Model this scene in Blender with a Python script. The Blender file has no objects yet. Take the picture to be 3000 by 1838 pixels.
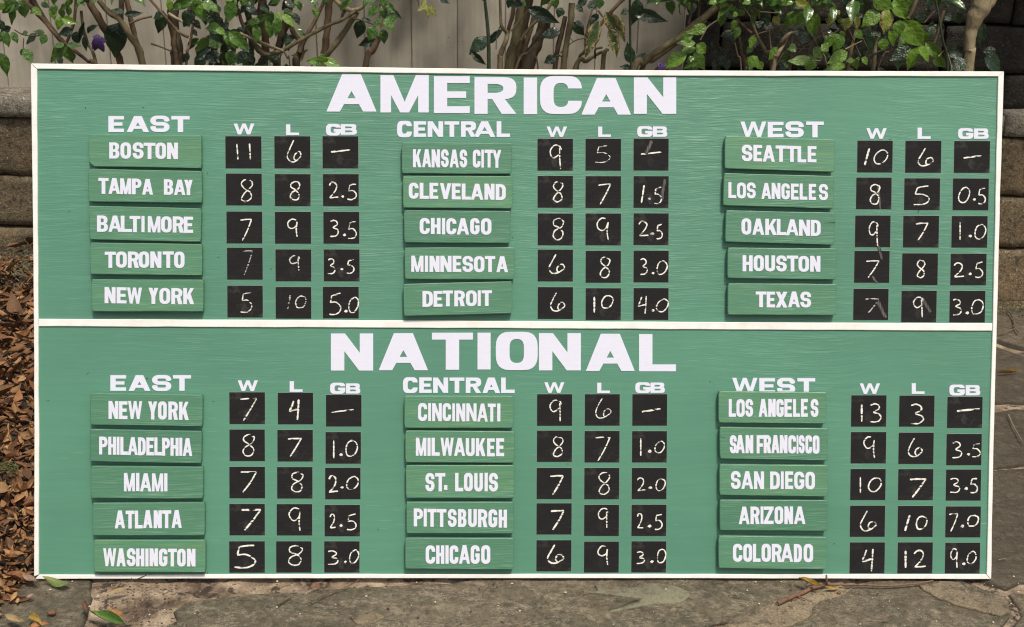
import bpy, bmesh, math, random
from mathutils import Vector, Matrix, noise
from mathutils.geometry import delaunay_2d_cdt
R = math.radians
rnd = random.Random(7)
S = bpy.context.scene
COL = S.collection

# ------------------------------------------------------------------ camera
LEAN = R(19.0)
BM3 = Matrix(((1,0,0),(0,math.sin(LEAN),-math.cos(LEAN)),(0,math.cos(LEAN),math.sin(LEAN))))   # board axes -> world
FPX = 3800.0
rb = Matrix.Rotation(0.006138,3,'Z') @ Matrix.Rotation(-0.020766,3,'Y') @ Matrix.Rotation(-0.043275,3,'X')
CB = Vector((-0.081253,0.772662,3.084232))
CR = BM3 @ rb
CP = BM3 @ CB
cd = bpy.data.cameras.new('camera'); cam = bpy.data.objects.new('camera', cd); COL.objects.link(cam)
cam.matrix_world = Matrix.Translation(CP) @ CR.to_4x4()
cd.sensor_width = 36; cd.lens = 36*FPX/3000; cd.clip_start = .05; cd.clip_end = 500
cd.dof.use_dof = True; cd.dof.focus_distance = 3.08; cd.dof.aperture_fstop = 9
S.camera = cam
S.render.resolution_x, S.render.resolution_y = 1024, 627

# ------------------------------------------------------------------ light
SUN_EL, SUN_AZ = R(64), R(158)          # azimuth clockwise from +Y
w = bpy.data.worlds.new('World'); S.world = w; w.use_nodes = True
nt = w.node_tree; nt.nodes.clear()
sky = nt.nodes.new('ShaderNodeTexSky'); sky.sky_type = 'NISHITA'; sky.sun_disc = False
sky.sun_elevation = SUN_EL; sky.sun_rotation = SUN_AZ; sky.dust_density = 6; sky.air_density = 1.6; sky.ozone_density = 0.6
bg = nt.nodes.new('ShaderNodeBackground'); bg.inputs[1].default_value = 0.082
wo = nt.nodes.new('ShaderNodeOutputWorld')
nt.links.new(sky.outputs[0], bg.inputs[0]); nt.links.new(bg.outputs[0], wo.inputs[0])
ld = bpy.data.lights.new('sun','SUN'); lo = bpy.data.objects.new('sun', ld); COL.objects.link(lo)
ld.energy = 2.6; ld.angle = R(8); ld.color = (1,.94,.83)
sd = Vector((math.sin(SUN_AZ)*math.cos(SUN_EL), math.cos(SUN_AZ)*math.cos(SUN_EL), math.sin(SUN_EL)))
lo.rotation_euler = sd.to_track_quat('Z','Y').to_euler()
S.view_settings.view_transform = 'Standard'; S.view_settings.look = 'None'
S.view_settings.gamma = 1; S.view_settings.use_curve_mapping = False
S.view_settings.exposure = 0.20
S.cycles.pixel_filter_type = 'BLACKMAN_HARRIS'; S.cycles.filter_width = 1.15

# ------------------------------------------------------------------ helpers
def ray(px, py): return (CR @ Vector(((px-1500)/FPX, (919-py)/FPX, -1)))
def bp(px, py, wv=0.0):                 # photo point -> board axes (u, v) on the plane w
    d = rb @ Vector(((px-1500)/FPX, (919-py)/FPX, -1))
    t = (wv-CB.z)/d.z
    return Vector((CB.x+d.x*t, CB.y+d.y*t, wv))
def atz(px, py, z=0.0):
    d = ray(px,py); return CP + d*((z-CP.z)/d.z)
def aty(px, py, y):
    d = ray(px,py); return CP + d*((y-CP.y)/d.y)
def link(name, me, mat=None, parent=None):
    o = bpy.data.objects.new(name, me); COL.objects.link(o)
    if mat is not None and me is not None and not me.materials: me.materials.append(mat)
    if parent: o.parent = parent
    return o
def empty(name, loc=(0,0,0)):
    o = bpy.data.objects.new(name, None); COL.objects.link(o); o.location = loc; o.empty_display_size = .05; return o
def tag(o, label=None, cat=None, group=None, kind=None):
    for k,v in (('label',label),('category',cat),('group',group),('kind',kind)):
        if v: o[k] = v
    return o
def mesh(name, vs, fs, smooth=False):
    me = bpy.data.meshes.new(name); me.from_pydata([tuple(v) for v in vs], [], fs); me.update()
    if smooth: me.polygons.foreach_set('use_smooth',[True]*len(me.polygons))
    return me

# ---- node material helper
class M:
    def __init__(s, name, rough=.6):
        s.m = bpy.data.materials.new(name); s.m.use_nodes = True; s.t = s.m.node_tree
        s.b = s.t.nodes['Principled BSDF']; s.b.inputs['Roughness'].default_value = rough
        s.co = s.n('ShaderNodeTexCoord')
    def n(s, typ, **kw):
        x = s.t.nodes.new(typ)
        for k,v in kw.items(): setattr(x,k,v)
        return x
    def l(s, a, b): s.t.links.new(a,b); return s
    def mp(s, scale, rot=(0,0,0), loc=(0,0,0), src='Object'):
        x = s.n('ShaderNodeMapping'); x.inputs['Scale'].default_value = scale; x.inputs['Rotation'].default_value = rot; x.inputs['Location'].default_value = loc
        s.l(s.co.outputs[src], x.inputs[0]); return x.outputs[0]
    def noise(s, vec, scale=5, det=4, rough=.55, dist=0):
        x = s.n('ShaderNodeTexNoise'); s.l(vec, x.inputs['Vector'])
        for k,v in (('Scale',scale),('Detail',det),('Roughness',rough),('Distortion',dist)): x.inputs[k].default_value = v
        return x.outputs[0]
    def vor(s, vec, scale=5, feature='F1', out=0, rand=1):
        x = s.n('ShaderNodeTexVoronoi', feature=feature); s.l(vec, x.inputs['Vector']); x.inputs['Scale'].default_value = scale
        x.inputs['Randomness'].default_value = rand
        return x.outputs[out]
    def ramp(s, f, *stops):
        x = s.n('ShaderNodeValToRGB'); s.l(f, x.inputs[0]); e = x.color_ramp.elements
        while len(e) < len(stops): e.new(.5)
        for i,(p,c) in enumerate(stops):
            e[i].position = p; e[i].color = (c,c,c,1) if isinstance(c,(int,float)) else (*c,1)
        return x.outputs[0]
    def mix(s, f, a, b, mode='MIX'):
        x = s.n('ShaderNodeMix', data_type='RGBA', blend_type=mode)
        for i,v in ((0,f),(6,a),(7,b)):
            if isinstance(v,(int,float)): x.inputs[i].default_value = v if i==0 else (v,v,v,1)
            elif isinstance(v,tuple): x.inputs[i].default_value = (*v,1)
            else: s.l(v, x.inputs[i])
        return x.outputs[2]
    def math(s, op, a, b=0.0, clamp=False):
        x = s.n('ShaderNodeMath', operation=op, use_clamp=clamp)
        for i,v in ((0,a),(1,b)):
            if isinstance(v,(int,float)): x.inputs[i].default_value = v
            else: s.l(v, x.inputs[i])
        return x.outputs[0]
    def attr(s, name, out='Fac'):
        x = s.n('ShaderNodeAttribute', attribute_name=name); return x.outputs[out]
    def bump(s, h, strength=.3, dist=.01, prev=None):
        x = s.n('ShaderNodeBump'); x.inputs['Strength'].default_value = strength; x.inputs['Distance'].default_value = dist
        s.l(h, x.inputs['Height'])
        if prev: s.l(prev, x.inputs['Normal'])
        s.l(x.outputs[0], s.b.inputs['Normal']); return x.outputs[0]
    def color(s, c):
        if isinstance(c,tuple): s.b.inputs['Base Color'].default_value = (*c,1)
        else: s.l(c, s.b.inputs['Base Color'])
        return s
    def rough(s, r):
        s.l(r, s.b.inputs['Roughness']); return s
    def rand(s):
        return s.n('ShaderNodeObjectInfo').outputs['Random']

# ------------------------------------------------------------------ materials
def painted_green(name, base, light, dark, strokes, streak=None):
    m = M(name, .42)
    wv = m.mp((1,1,1)); warp = m.noise(wv, 1.5, 2)
    vm = m.n('ShaderNodeVectorMath', operation='MULTIPLY_ADD'); m.l(wv, vm.inputs[0])
    # bend the brush strokes gently up and down
    sep = m.n('ShaderNodeSeparateXYZ'); m.l(wv, sep.inputs[0])
    yy = m.math('ADD', sep.outputs[1], m.math('MULTIPLY', m.math('SUBTRACT', warp, .5), .09))
    cmb = m.n('ShaderNodeCombineXYZ'); m.l(m.math('MULTIPLY', sep.outputs[0], 14.0), cmb.inputs[0]); m.l(m.math('MULTIPLY', yy, 460), cmb.inputs[1])
    m.l(m.math('MULTIPLY', m.rand(), 37), cmb.inputs[2])
    fine = m.noise(cmb.outputs[0], 1.0, 3, .55, .15)
    cm2 = m.n('ShaderNodeCombineXYZ'); m.l(m.math('MULTIPLY', sep.outputs[0], 3.0), cm2.inputs[0]); m.l(m.math('MULTIPLY', yy, 85), cm2.inputs[1]); m.l(m.math('MULTIPLY', m.rand(), 91), cm2.inputs[2])
    broad = m.noise(cm2.outputs[0], 1.0, 3, .6, .1)
    patch = m.noise(m.mp((1,1,1)), 3.1, 4, .6)
    amt = m.math('MULTIPLY', m.ramp(patch, (.35,.25),(.62,1)), 1.0)
    if strokes != 'plaque':              # upper half: coarser brushing, with its sheen painted in as paler streaks
        up = m.n('ShaderNodeMapRange'); m.l(m.math('ADD', sep.outputs[1], m.math('ADD', m.math('MULTIPLY', sep.outputs[0], .12), m.math('MULTIPLY', m.math('SUBTRACT', m.noise(m.mp((1,1,1)),1.7,2), .5), .9))), up.inputs[0]); up.inputs[1].default_value=.30; up.inputs[2].default_value=.85; up.inputs[3].default_value=.05; up.inputs[4].default_value=1.0
        amt = m.math('MULTIPLY', amt, up.outputs[0])
    hi = m.math('MULTIPLY', m.ramp(fine, (.54,0),(.70,1)), amt)
    lo_ = m.math('MULTIPLY', m.ramp(fine, (.28,1),(.46,0)), amt)
    c = m.mix(m.ramp(broad,(.35,0),(.7,1)), base, tuple(x*1.07 for x in base))
    if streak: c = m.mix(m.math('MULTIPLY', m.ramp(m.noise(cmb.outputs[0],.45,4,.6),(.42,0),(.68,1)), m.ramp(m.rand(),(.25,.03),(.95,.65))), c, streak)
    c = m.mix(1.0, c, m.ramp(m.noise(m.mp((1,1.6,1)),1.3,4,.6), (.34,.90),(.66,1.09)), 'MULTIPLY')
    if strokes == 'plaque': c = m.mix(1.0, c, m.ramp(m.rand(), (0,.90),(1,1.10)), 'MULTIPLY')
    c = m.mix(m.math('MULTIPLY', hi, .62 if strokes == 'plaque' else .42), c, light)
    c = m.mix(m.math('MULTIPLY', lo_, .46), c, dark)
    scr = m.ramp(m.noise(m.mp((11,620,1),(0,0,R(2.5))), 1, 2, .5), (.68,0),(.73,1))
    c = m.mix(m.math('MULTIPLY', m.math('MULTIPLY', scr, m.ramp(m.noise(m.mp((3,5,1)),1,2),(.48,0),(.62,1))), .55), c, (.42,.58,.50))
    m.color(c)
    h = m.math('MULTIPLY', m.math('ADD', m.math('MULTIPLY', fine, .7), m.math('MULTIPLY', broad, .4)), m.math('MAXIMUM', amt, .12))
    m.bump(h, .7, .0020)
    m.rough(m.ramp(fine, (.3,.5),(.7,.33)))
    return m.m
MAT_GREEN = painted_green('board_paint', (.092,.256,.177), (.31,.52,.42), (.046,.165,.108), 'board')
MAT_PLAQUE = painted_green('plaque_paint', (.084,.232,.146), (.27,.43,.32), (.036,.12,.066), 'plaque', (.135,.255,.09))

def make_white():
    m = M('trim_paint', .5); v = m.mp((9,9,9))
    n1 = m.noise(v, 3, 4)
    m.color(m.mix(m.ramp(n1,(.45,0),(.75,1)), (.87,.87,.85), (.77,.765,.73)))
    m.bump(m.noise(m.mp((20,200,60)),1,3), .25, .001); return m.m
MAT_WHITE = make_white()
def make_paper(name, c1, c2):
    m = M(name, .62)
    m.color(m.mix(m.noise(m.mp((30,120,30)),1,3,.6), c1, c2))
    m.bump(m.noise(m.mp((14,240,30)),1,3), .2, .0008); return m.m
MAT_LETTER = make_paper('white_vinyl', (.76,.775,.92), (.69,.705,.85))
def make_slate():
    m = M('chalk_vinyl', .8)
    n1 = m.noise(m.mp((22,22,22)),1,3)
    st = m.noise(m.mp((10,190,10)),1,4,.6)
    c = m.mix(n1, (.012,.0117,.0125), (.022,.0215,.0225))
    c = m.mix(m.math('MULTIPLY', m.ramp(st,(.56,0),(.75,1)), .35), c, (.055,.053,.053))
    c = m.mix(m.math('MULTIPLY', m.math('MULTIPLY', m.ramp(m.noise(m.mp((26,26,26),(0,0,R(25))),1,3,.6),(.56,0),(.78,1)), m.ramp(m.rand(),(.3,0),(.9,1))), .45), c, (.14,.136,.13))
    m.color(c); m.bump(st, .35, .0012); m.b.inputs['Specular IOR Level'].default_value=.14; return m.m
MAT_SLATE = make_slate()
def make_slate_edge():
    m = M('vinyl_edge', .6); m.color(m.mix(m.noise(m.mp((50,50,50)),1,3), (.09,.16,.12), (.22,.32,.26))); return m.m
MAT_SLATE_EDGE = make_slate_edge()
def make_chalk(smear=False):
    m = M('chalk_smear' if smear else 'chalk', .95)
    wv = m.mp((40,235,60),(0,0,R(6))); st = m.noise(wv,1,2,.6,.5)
    gr = m.noise(m.mp((700,700,700)),1,2)
    e = m.attr('edge'); f = m.attr('fade')
    if smear:
        st = m.noise(m.mp((240,26,60),(0,0,R(28))),1,3,.65,.2)
        k = m.math('ADD', m.math('MULTIPLY', st, 1.2), m.math('MULTIPLY', gr, .4))
        k = m.math('SUBTRACT', k, m.math('MULTIPLY', m.math('POWER', e, 2), .6))
        k = m.ramp(k, (.45,0),(1.0,1)); k = m.math('MULTIPLY', k, f)
    else:
        k = m.math('ADD', m.math('MULTIPLY', st, 2.4), m.math('MULTIPLY', gr, .45))
        k = m.math('SUBTRACT', k, m.math('MULTIPLY', m.math('POWER', e, 2.5), .32))
        k = m.math('ADD', k, m.math('MULTIPLY', m.math('SUBTRACT', f, 1.0), .5))
        k = m.ramp(m.math('MULTIPLY', k, .5), (.53,.0),(.64,1))
        k = m.math('MULTIPLY', k, m.math('MINIMUM', f, 1.0))
    m.color(m.mix(k, (.017,.0165,.017), (.84,.825,.77)))
    m.b.inputs['Specular IOR Level'].default_value=.15
    return m.m
MAT_CHALK = make_chalk(); MAT_SMEAR = make_chalk(True)

def make_stone(name, c1, c2, lichen, dark, bs=.9, gm=.75, lf=.75):
    m = M(name, .9); v = m.mp((1,1,1))
    off = m.n('ShaderNodeVectorMath', operation='ADD'); m.l(v, off.inputs[0])
    cb = m.n('ShaderNodeCombineXYZ'); m.l(m.math('MULTIPLY', m.rand(), 50), cb.inputs[0]); m.l(cb.outputs[0], off.inputs[1]); v = off.outputs[0]
    a = m.noise(v, 5, 6, .65); b = m.noise(v, 42, 5, .7); g = m.noise(v, 190, 3, .75)
    c = m.mix(m.ramp(a,(.35,0),(.68,1)), c1, c2)
    c = m.mix(m.math('MULTIPLY', m.ramp(b,(.5,0),(.62,1)), .75), c, dark)
    c = m.mix(m.math('MULTIPLY', m.ramp(m.noise(v, 95, 3, .6),(.60,0),(.70,1)), lf), c, lichen)
    c = m.mix(gm, c, m.ramp(g,(.32,.2),(.68,1.5)), 'MULTIPLY')
    m.color(c)
    n1 = m.bump(b, bs*.6, .02); m.bump(g, bs*.8, .005, n1); return m.m
MAT_BLOCK = make_stone('weathered_block', (.25,.175,.10), (.175,.148,.09), (.40,.36,.26), (.050,.038,.027))
MAT_CAP = make_stone('sunlit_capstone', (.38,.34,.27), (.25,.225,.18), (.62,.57,.48), (.06,.05,.042))  # cap colours raised to put sunlight into the stone
MAT_DARKBLOCK = make_stone('dark_block', (.045,.040,.032), (.03,.027,.022), (.09,.085,.07), (.018,.017,.014))  # near-black tones for the upper blocks

def make_flag():
    m = M('flagstone', .82); v0 = m.mp((1,1,1))
    ad = m.n('ShaderNodeVectorMath', operation='ADD'); m.l(v0, ad.inputs[0])
    cb = m.n('ShaderNodeCombineXYZ'); r = m.rand(); m.l(m.math('MULTIPLY', r, 30), cb.inputs[0]); m.l(m.math('MULTIPLY', r, 17), cb.inputs[1]); m.l(cb.outputs[0], ad.inputs[1])
    v = ad.outputs[0]
    st = m.n('ShaderNodeMapping'); st.inputs['Scale'].default_value = (1,2.4,1); st.inputs['Rotation'].default_value=(0,0,R(-12)); m.l(v, st.inputs[0]); sv = st.outputs[0]
    a = m.noise(sv, 4.6, 8, .66, 1.1)
    # thin cleft layers: terraces of one height field, pale along their broken lips
    ter = m.math('FRACT', m.math('MULTIPLY', a, 9.0))
    lip = m.ramp(ter, (.0,1),(.10,.0),(.97,0),(1,1)); under = m.ramp(ter, (.80,0),(.95,1))
    fine = m.noise(v, 52, 8, .85, .6); g = m.noise(v, 190, 3, .8); big = m.noise(v, 2.1, 3, .5)
    c = m.mix(m.ramp(big,(.38,0),(.64,1)), (.128,.104,.068), (.205,.163,.112))
    c = m.mix(m.ramp(a,(.40,0),(.62,1)), m.mix(.6, c, (.088,.082,.050)), c)
    br = m.math('MULTIPLY', m.ramp(m.noise(v, 7, 3),(.48,0),(.6,1)), m.ramp(fine,(.42,0),(.6,1)))
    c = m.mix(m.math('MULTIPLY', m.math('MULTIPLY', under, m.ramp(big,(.35,.15),(.6,1))), .55), c, (.060,.050,.038))
    c = m.mix(m.math('MULTIPLY', m.math('MULTIPLY', lip, br), .95), c, (.46,.40,.29))
    c = m.mix(m.math('MULTIPLY', m.ramp(m.noise(v, 9, 5, .7),(.56,0),(.72,1)), .7), c, (.055,.045,.034))
    c = m.mix(m.math('MULTIPLY', m.ramp(m.noise(v, 22, 5, .75),(.53,0),(.62,1)), .6), c, (.30,.25,.175))
    c = m.mix(.8, c, m.ramp(fine,(.34,.3),(.66,1.65)), 'MULTIPLY')
    cl_ = m.ramp(m.noise(sv, 17, 6, .72, .8), (.482,0),(.50,1),(.518,0))
    c = m.mix(m.math('MULTIPLY', m.math('MULTIPLY', cl_, m.ramp(m.noise(v, 16, 3),(.47,0),(.56,1))), .8), c, (.44,.38,.28))
    ck = m.ramp(m.noise(sv, 11, 6, .7, 1.0), (.487,0),(.50,1),(.513,0))
    c = m.mix(m.math('MULTIPLY', m.math('MULTIPLY', ck, m.ramp(m.noise(v, 8, 3),(.46,0),(.56,1))), .75), c, (.03,.024,.018))
    sp = m.ramp(m.vor(v, 38, 'F1', 0), (.05,1),(.075,0))
    c = m.mix(m.math('MULTIPLY', sp, m.ramp(m.noise(v,11,2),(.55,0),(.6,1))), c, (.5,.46,.38))
    c = m.mix(m.math('MULTIPLY', m.attr('dirt'), 1.0), c, m.mix(fine, (.035,.026,.018), (.06,.048,.034)))
    m.color(c)
    n1 = m.bump(m.math('ADD', m.math('MULTIPLY', m.math('FLOOR', m.math('MULTIPLY', a, 9.0)), .25), m.math('MULTIPLY', a, .4)), .8, .008)
    n2 = m.bump(fine, .9, .006, n1); m.bump(g, .6, .002, n2)
    m.rough(m.ramp(fine,(.3,.95),(.7,.62)))
    return m.m
MAT_FLAG = make_flag()
MAT_CLEFT = make_stone('cleft_pale', (.30,.235,.155), (.17,.135,.09), (.42,.35,.25), (.08,.06,.04), .9, .45, .4)
MAT_CLEFT2 = make_stone('cleft_olive', (.215,.205,.135), (.17,.155,.11), (.36,.32,.22), (.12,.105,.07), .4, .3, .2)
def make_soil():
    m = M('soil', .95); v = m.mp((1,1,1)); a = m.noise(v, 9, 6, .7); g = m.noise(v, 90, 5, .8)
    c = m.mix(m.ramp(a,(.35,0),(.65,1)), (.035,.024,.016), (.085,.062,.042))
    c = m.mix(.6, c, m.ramp(g,(.3,.5),(.7,1.6)), 'MULTIPLY'); m.color(c); m.bump(g, 1, .01, m.bump(a, .8, .02)); return m.m
MAT_SOIL = make_soil()
def make_mortar():
    m = M('sandy_mortar', .95); v = m.mp((1,1,1)); a = m.noise(v, 7, 6, .7); g = m.noise(v, 110, 5, .8); b = m.noise(v, 30, 5, .7)
    c = m.mix(m.ramp(a,(.40,0),(.60,1)), (.13,.09,.06), (.44,.34,.24))
    c = m.mix(m.math('MULTIPLY', m.ramp(b,(.56,0),(.62,1)), .9), c, (.035,.024,.017))
    c = m.mix(m.math('MULTIPLY', m.ramp(m.noise(v, 5, 3),(.50,0),(.58,1)), m.ramp(m.noise(v, 55, 4,.75),(.44,0),(.54,1))), c, (.04,.027,.018))
    c = m.mix(.6, c, m.ramp(g,(.3,.6),(.7,1.5)), 'MULTIPLY')
    c = m.mix(m.ramp(m.vor(v, 70),(.07,1),(.10,0)), c, (.55,.5,.42)); m.color(c)
    m.bump(g, .8, .004, m.bump(b, 1, .01)); return m.m
MAT_MORTAR = make_mortar()
def make_plank():
    m = M('fence_plank', .8); v = m.mp((1,1,1)); r = m.rand()
    a = m.noise(v, 2.6, 4, .6); g = m.noise(m.mp((60,60,4)), 1, 4, .6)
    c = m.mix(m.ramp(r,(0,0),(1,1)), (.50,.455,.375), (.42,.385,.32))
    c = m.mix(m.ramp(a,(.42,0),(.66,1)), c, (.33,.30,.245))
    c = m.mix(.35, c, m.ramp(g,(.3,.7),(.7,1.2)), 'MULTIPLY')
    c = m.mix(m.ramp(m.noise(v, 130, 2),(.72,0),(.76,1)), c, (.06,.05,.035)); m.color(c)
    m.bump(g, .3, .004); return m.m
MAT_PLANK = make_plank()
def make_leaf(name, c1, c2, c3, rough=.34, trans=.12, spots=False):
    m = M(name, rough); v = m.mp((1,1,1)); r = m.rand()
    c = m.mix(m.ramp(r,(0,0),(1,1)), c1, c2)
    e = m.attr('mid'); uvx = m.attr('along')
    # side veins slant off the midrib
    vein = m.math('SINE', m.math('MULTIPLY', m.math('SUBTRACT', uvx, m.math('MULTIPLY', e, .28)), 46))
    vm = m.math('MULTIPLY', m.ramp(vein,(.80,0),(.99,1)), .30)
    mr = m.ramp(e,(.0,1),(.07,0))
    c = m.mix(vm, c, c3); c = m.mix(m.math('MULTIPLY', mr, .55), c, c3)
    nn = m.noise(v, 5, 3, .6)
    c = m.mix(m.math('MULTIPLY', m.ramp(nn,(.5,0),(.75,1)), .45), c, c3)
    if spots:
        k = m.ramp(m.math('ADD', m.noise(v, 9, 4,.7), m.math('MULTIPLY', e, .35)), (.66,0),(.74,1)); c = m.mix(k, c, (.45,.36,.16))
        k = m.ramp(m.math('ADD', m.noise(v, 6, 3,.7), m.math('MULTIPLY', e, .30)), (.74,0),(.78,1)); c = m.mix(k, c, (.12,.06,.02))
    m.color(c)
    m.bump(vein, .10, .003, m.bump(nn, .4, .02))
    m.b.inputs['Transmission Weight'].default_value = 0
    m.b.inputs['Specular IOR Level'].default_value = .6; m.b.inputs['Coat Weight'].default_value = .35; m.b.inputs['Coat Roughness'].default_value = .14
    tr = m.n('ShaderNodeBsdfTranslucent'); ms = m.n('ShaderNodeMixShader'); ms.inputs[0].default_value = trans
    m.l(c, tr.inputs[0]); m.l(m.b.outputs[0], ms.inputs[1]); m.l(tr.outputs[0], ms.inputs[2])
    m.l(ms.outputs[0], m.t.nodes['Material Output'].inputs[0])
    return m.m
LEAFM = {
 'n': make_leaf('leaf_green', (.045,.115,.016), (.075,.160,.022), (.11,.20,.045), .30),
 'm': make_leaf('leaf_sunlit_green', (.085,.185,.016), (.12,.225,.020), (.19,.31,.05), .30, .2),  # brighter copy of the green, sunlight put into the colour
 'b': make_leaf('leaf_bright', (.11,.235,.02), (.15,.28,.025), (.24,.38,.07), .33, .25),
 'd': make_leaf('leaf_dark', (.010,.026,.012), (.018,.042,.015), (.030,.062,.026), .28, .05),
 'y': make_leaf('leaf_yellow_green', (.20,.30,.03), (.28,.33,.035), (.34,.42,.09), .4, .25, True),
 'v': make_leaf('leaf_blotched', (.055,.11,.035), (.065,.12,.04), (.22,.24,.09), .4, .12, True),
}
def make_dead(name, pairs):
    m = M(name, .72); v = m.mp((1,1,1)); r = m.rand()
    pr = m.attr('tone'); rr = m.math('FRACT', m.math('ADD', m.math('MULTIPLY', r, 7.3), pr))
    x = m.n('ShaderNodeValToRGB'); m.l(rr, x.inputs[0]); el = x.color_ramp.elements; x.color_ramp.interpolation = 'LINEAR'
    while len(el) < len(pairs): el.new(.5)
    for i,c in enumerate(pairs): el[i].position = i/(len(pairs)-1); el[i].color = (*c,1)
    c = x.outputs[0]; n = m.noise(v, 60, 4, .7)
    c = m.mix(.6, c, m.ramp(n,(.3,.45),(.7,1.4)), 'MULTIPLY'); m.color(c); m.bump(n, .5, .003); return m.m
MAT_DEAD = make_dead('dead_leaf', [(.10,.048,.022),(.24,.10,.038),(.13,.062,.028),(.36,.185,.075),(.055,.030,.017),(.19,.098,.042),(.46,.27,.12),(.11,.05,.024),(.29,.125,.045),(.15,.085,.042)])
def make_bark(name, c1, c2, c3):
    m = M(name, .75); a = m.noise(m.mp((14,14,4)),1,5,.6); b = m.noise(m.mp((70,70,25)),1,4,.7)
    c = m.mix(m.ramp(a,(.35,0),(.65,1)), c1, c2); c = m.mix(m.math('MULTIPLY', m.ramp(b,(.5,0),(.66,1)), .6), c, c3)
    m.color(c); m.bump(b, .8, .006); return m.m
BARK = {'n': make_bark('bark_brown', (.105,.066,.038),(.165,.110,.062),(.04,.026,.017)),
        'o': make_bark('bark_olive', (.125,.100,.052),(.185,.150,.080),(.055,.042,.024)),
        'd': make_bark('bark_dark', (.05,.038,.022),(.08,.058,.032),(.02,.015,.01)),
        't': make_bark('bark_tan', (.27,.215,.125),(.36,.30,.19),(.12,.09,.05)),
        'g': make_bark('stem_green', (.02,.035,.016),(.03,.05,.02),(.012,.02,.01)),
        'r': make_bark('twig_red', (.17,.085,.05),(.23,.135,.085),(.06,.03,.018))}
MAT_MOSS = make_dead('moss', [(.12,.105,.06),(.19,.165,.10),(.09,.075,.042),(.15,.14,.075)])
MAT_GREENMOSS = make_dead('green_moss', [(.05,.065,.015),(.09,.10,.025),(.045,.045,.018)])
pm = M('purple_petal', .6); pm.color((.045,.018,.10)); MAT_PURPLE = pm.m
cm = M('pale_chip', .8); cm.color((.55,.50,.42)); MAT_CHIP = cm.m
dm = M('dark_fleck', .9); dm.color((.015,.03,.022)); MAT_FLECK = dm.m

# ------------------------------------------------------------------ setting: ground, wall, fence
PR = atz(2965, 874, 0.0)
def z_at_wall(px, py):                       # height of a photo point on the face of the low wall
    n = Vector((WALL_DIR.y, -WALL_DIR.x, 0)); d = ray(px,py); t = (WALL_P-CP).dot(n)/d.dot(n); return (CP+d*t)
HC = aty(2965, 337, PR.y).z
PL = atz(50, 279, HC)
WALL_P = PR; WALL_DIR = Vector((PR.x-PL.x, PR.y-PL.y, 0)).normalized()
WALL_N = Vector((WALL_DIR.y, -WALL_DIR.x, 0))           # towards the camera
def wp(s, off, z): return Vector((PL.x,PL.y,0)) + WALL_DIR*s - WALL_N*off + Vector((0,0,z))
ground_me = None
def soil_h(x, y):
    # a low bank of soil and litter rises towards the wall on the left
    a = max(0.0, min(1.0, (-1.12-x)/.35)); b = max(0.0, min(1.0, (y+.15)/2.2))
    return a*b*.15
def build_ground():
    vs=[];fs=[]
    xs=[-40,-15,-6,-4]+[-3+i*.1 for i in range(61)]+[4,6,15,40]; ys=[-40,-12,-5,-3]+[-2+i*.1 for i in range(46)]+[3,5,15,40]
    for y in ys:
        for x in xs: vs.append((x,y,-.03+soil_h(x,y)+.006*noise.noise(Vector((x*4,y*4,0)))))
    n=len(xs)
    for j in range(len(ys)-1):
        for i in range(n-1): fs.append((j*n+i,j*n+i+1,(j+1)*n+i+1,(j+1)*n+i))
    o = link('ground', mesh('ground',vs,fs,True), MAT_SOIL); tag(o,kind='structure')
build_ground()

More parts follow.
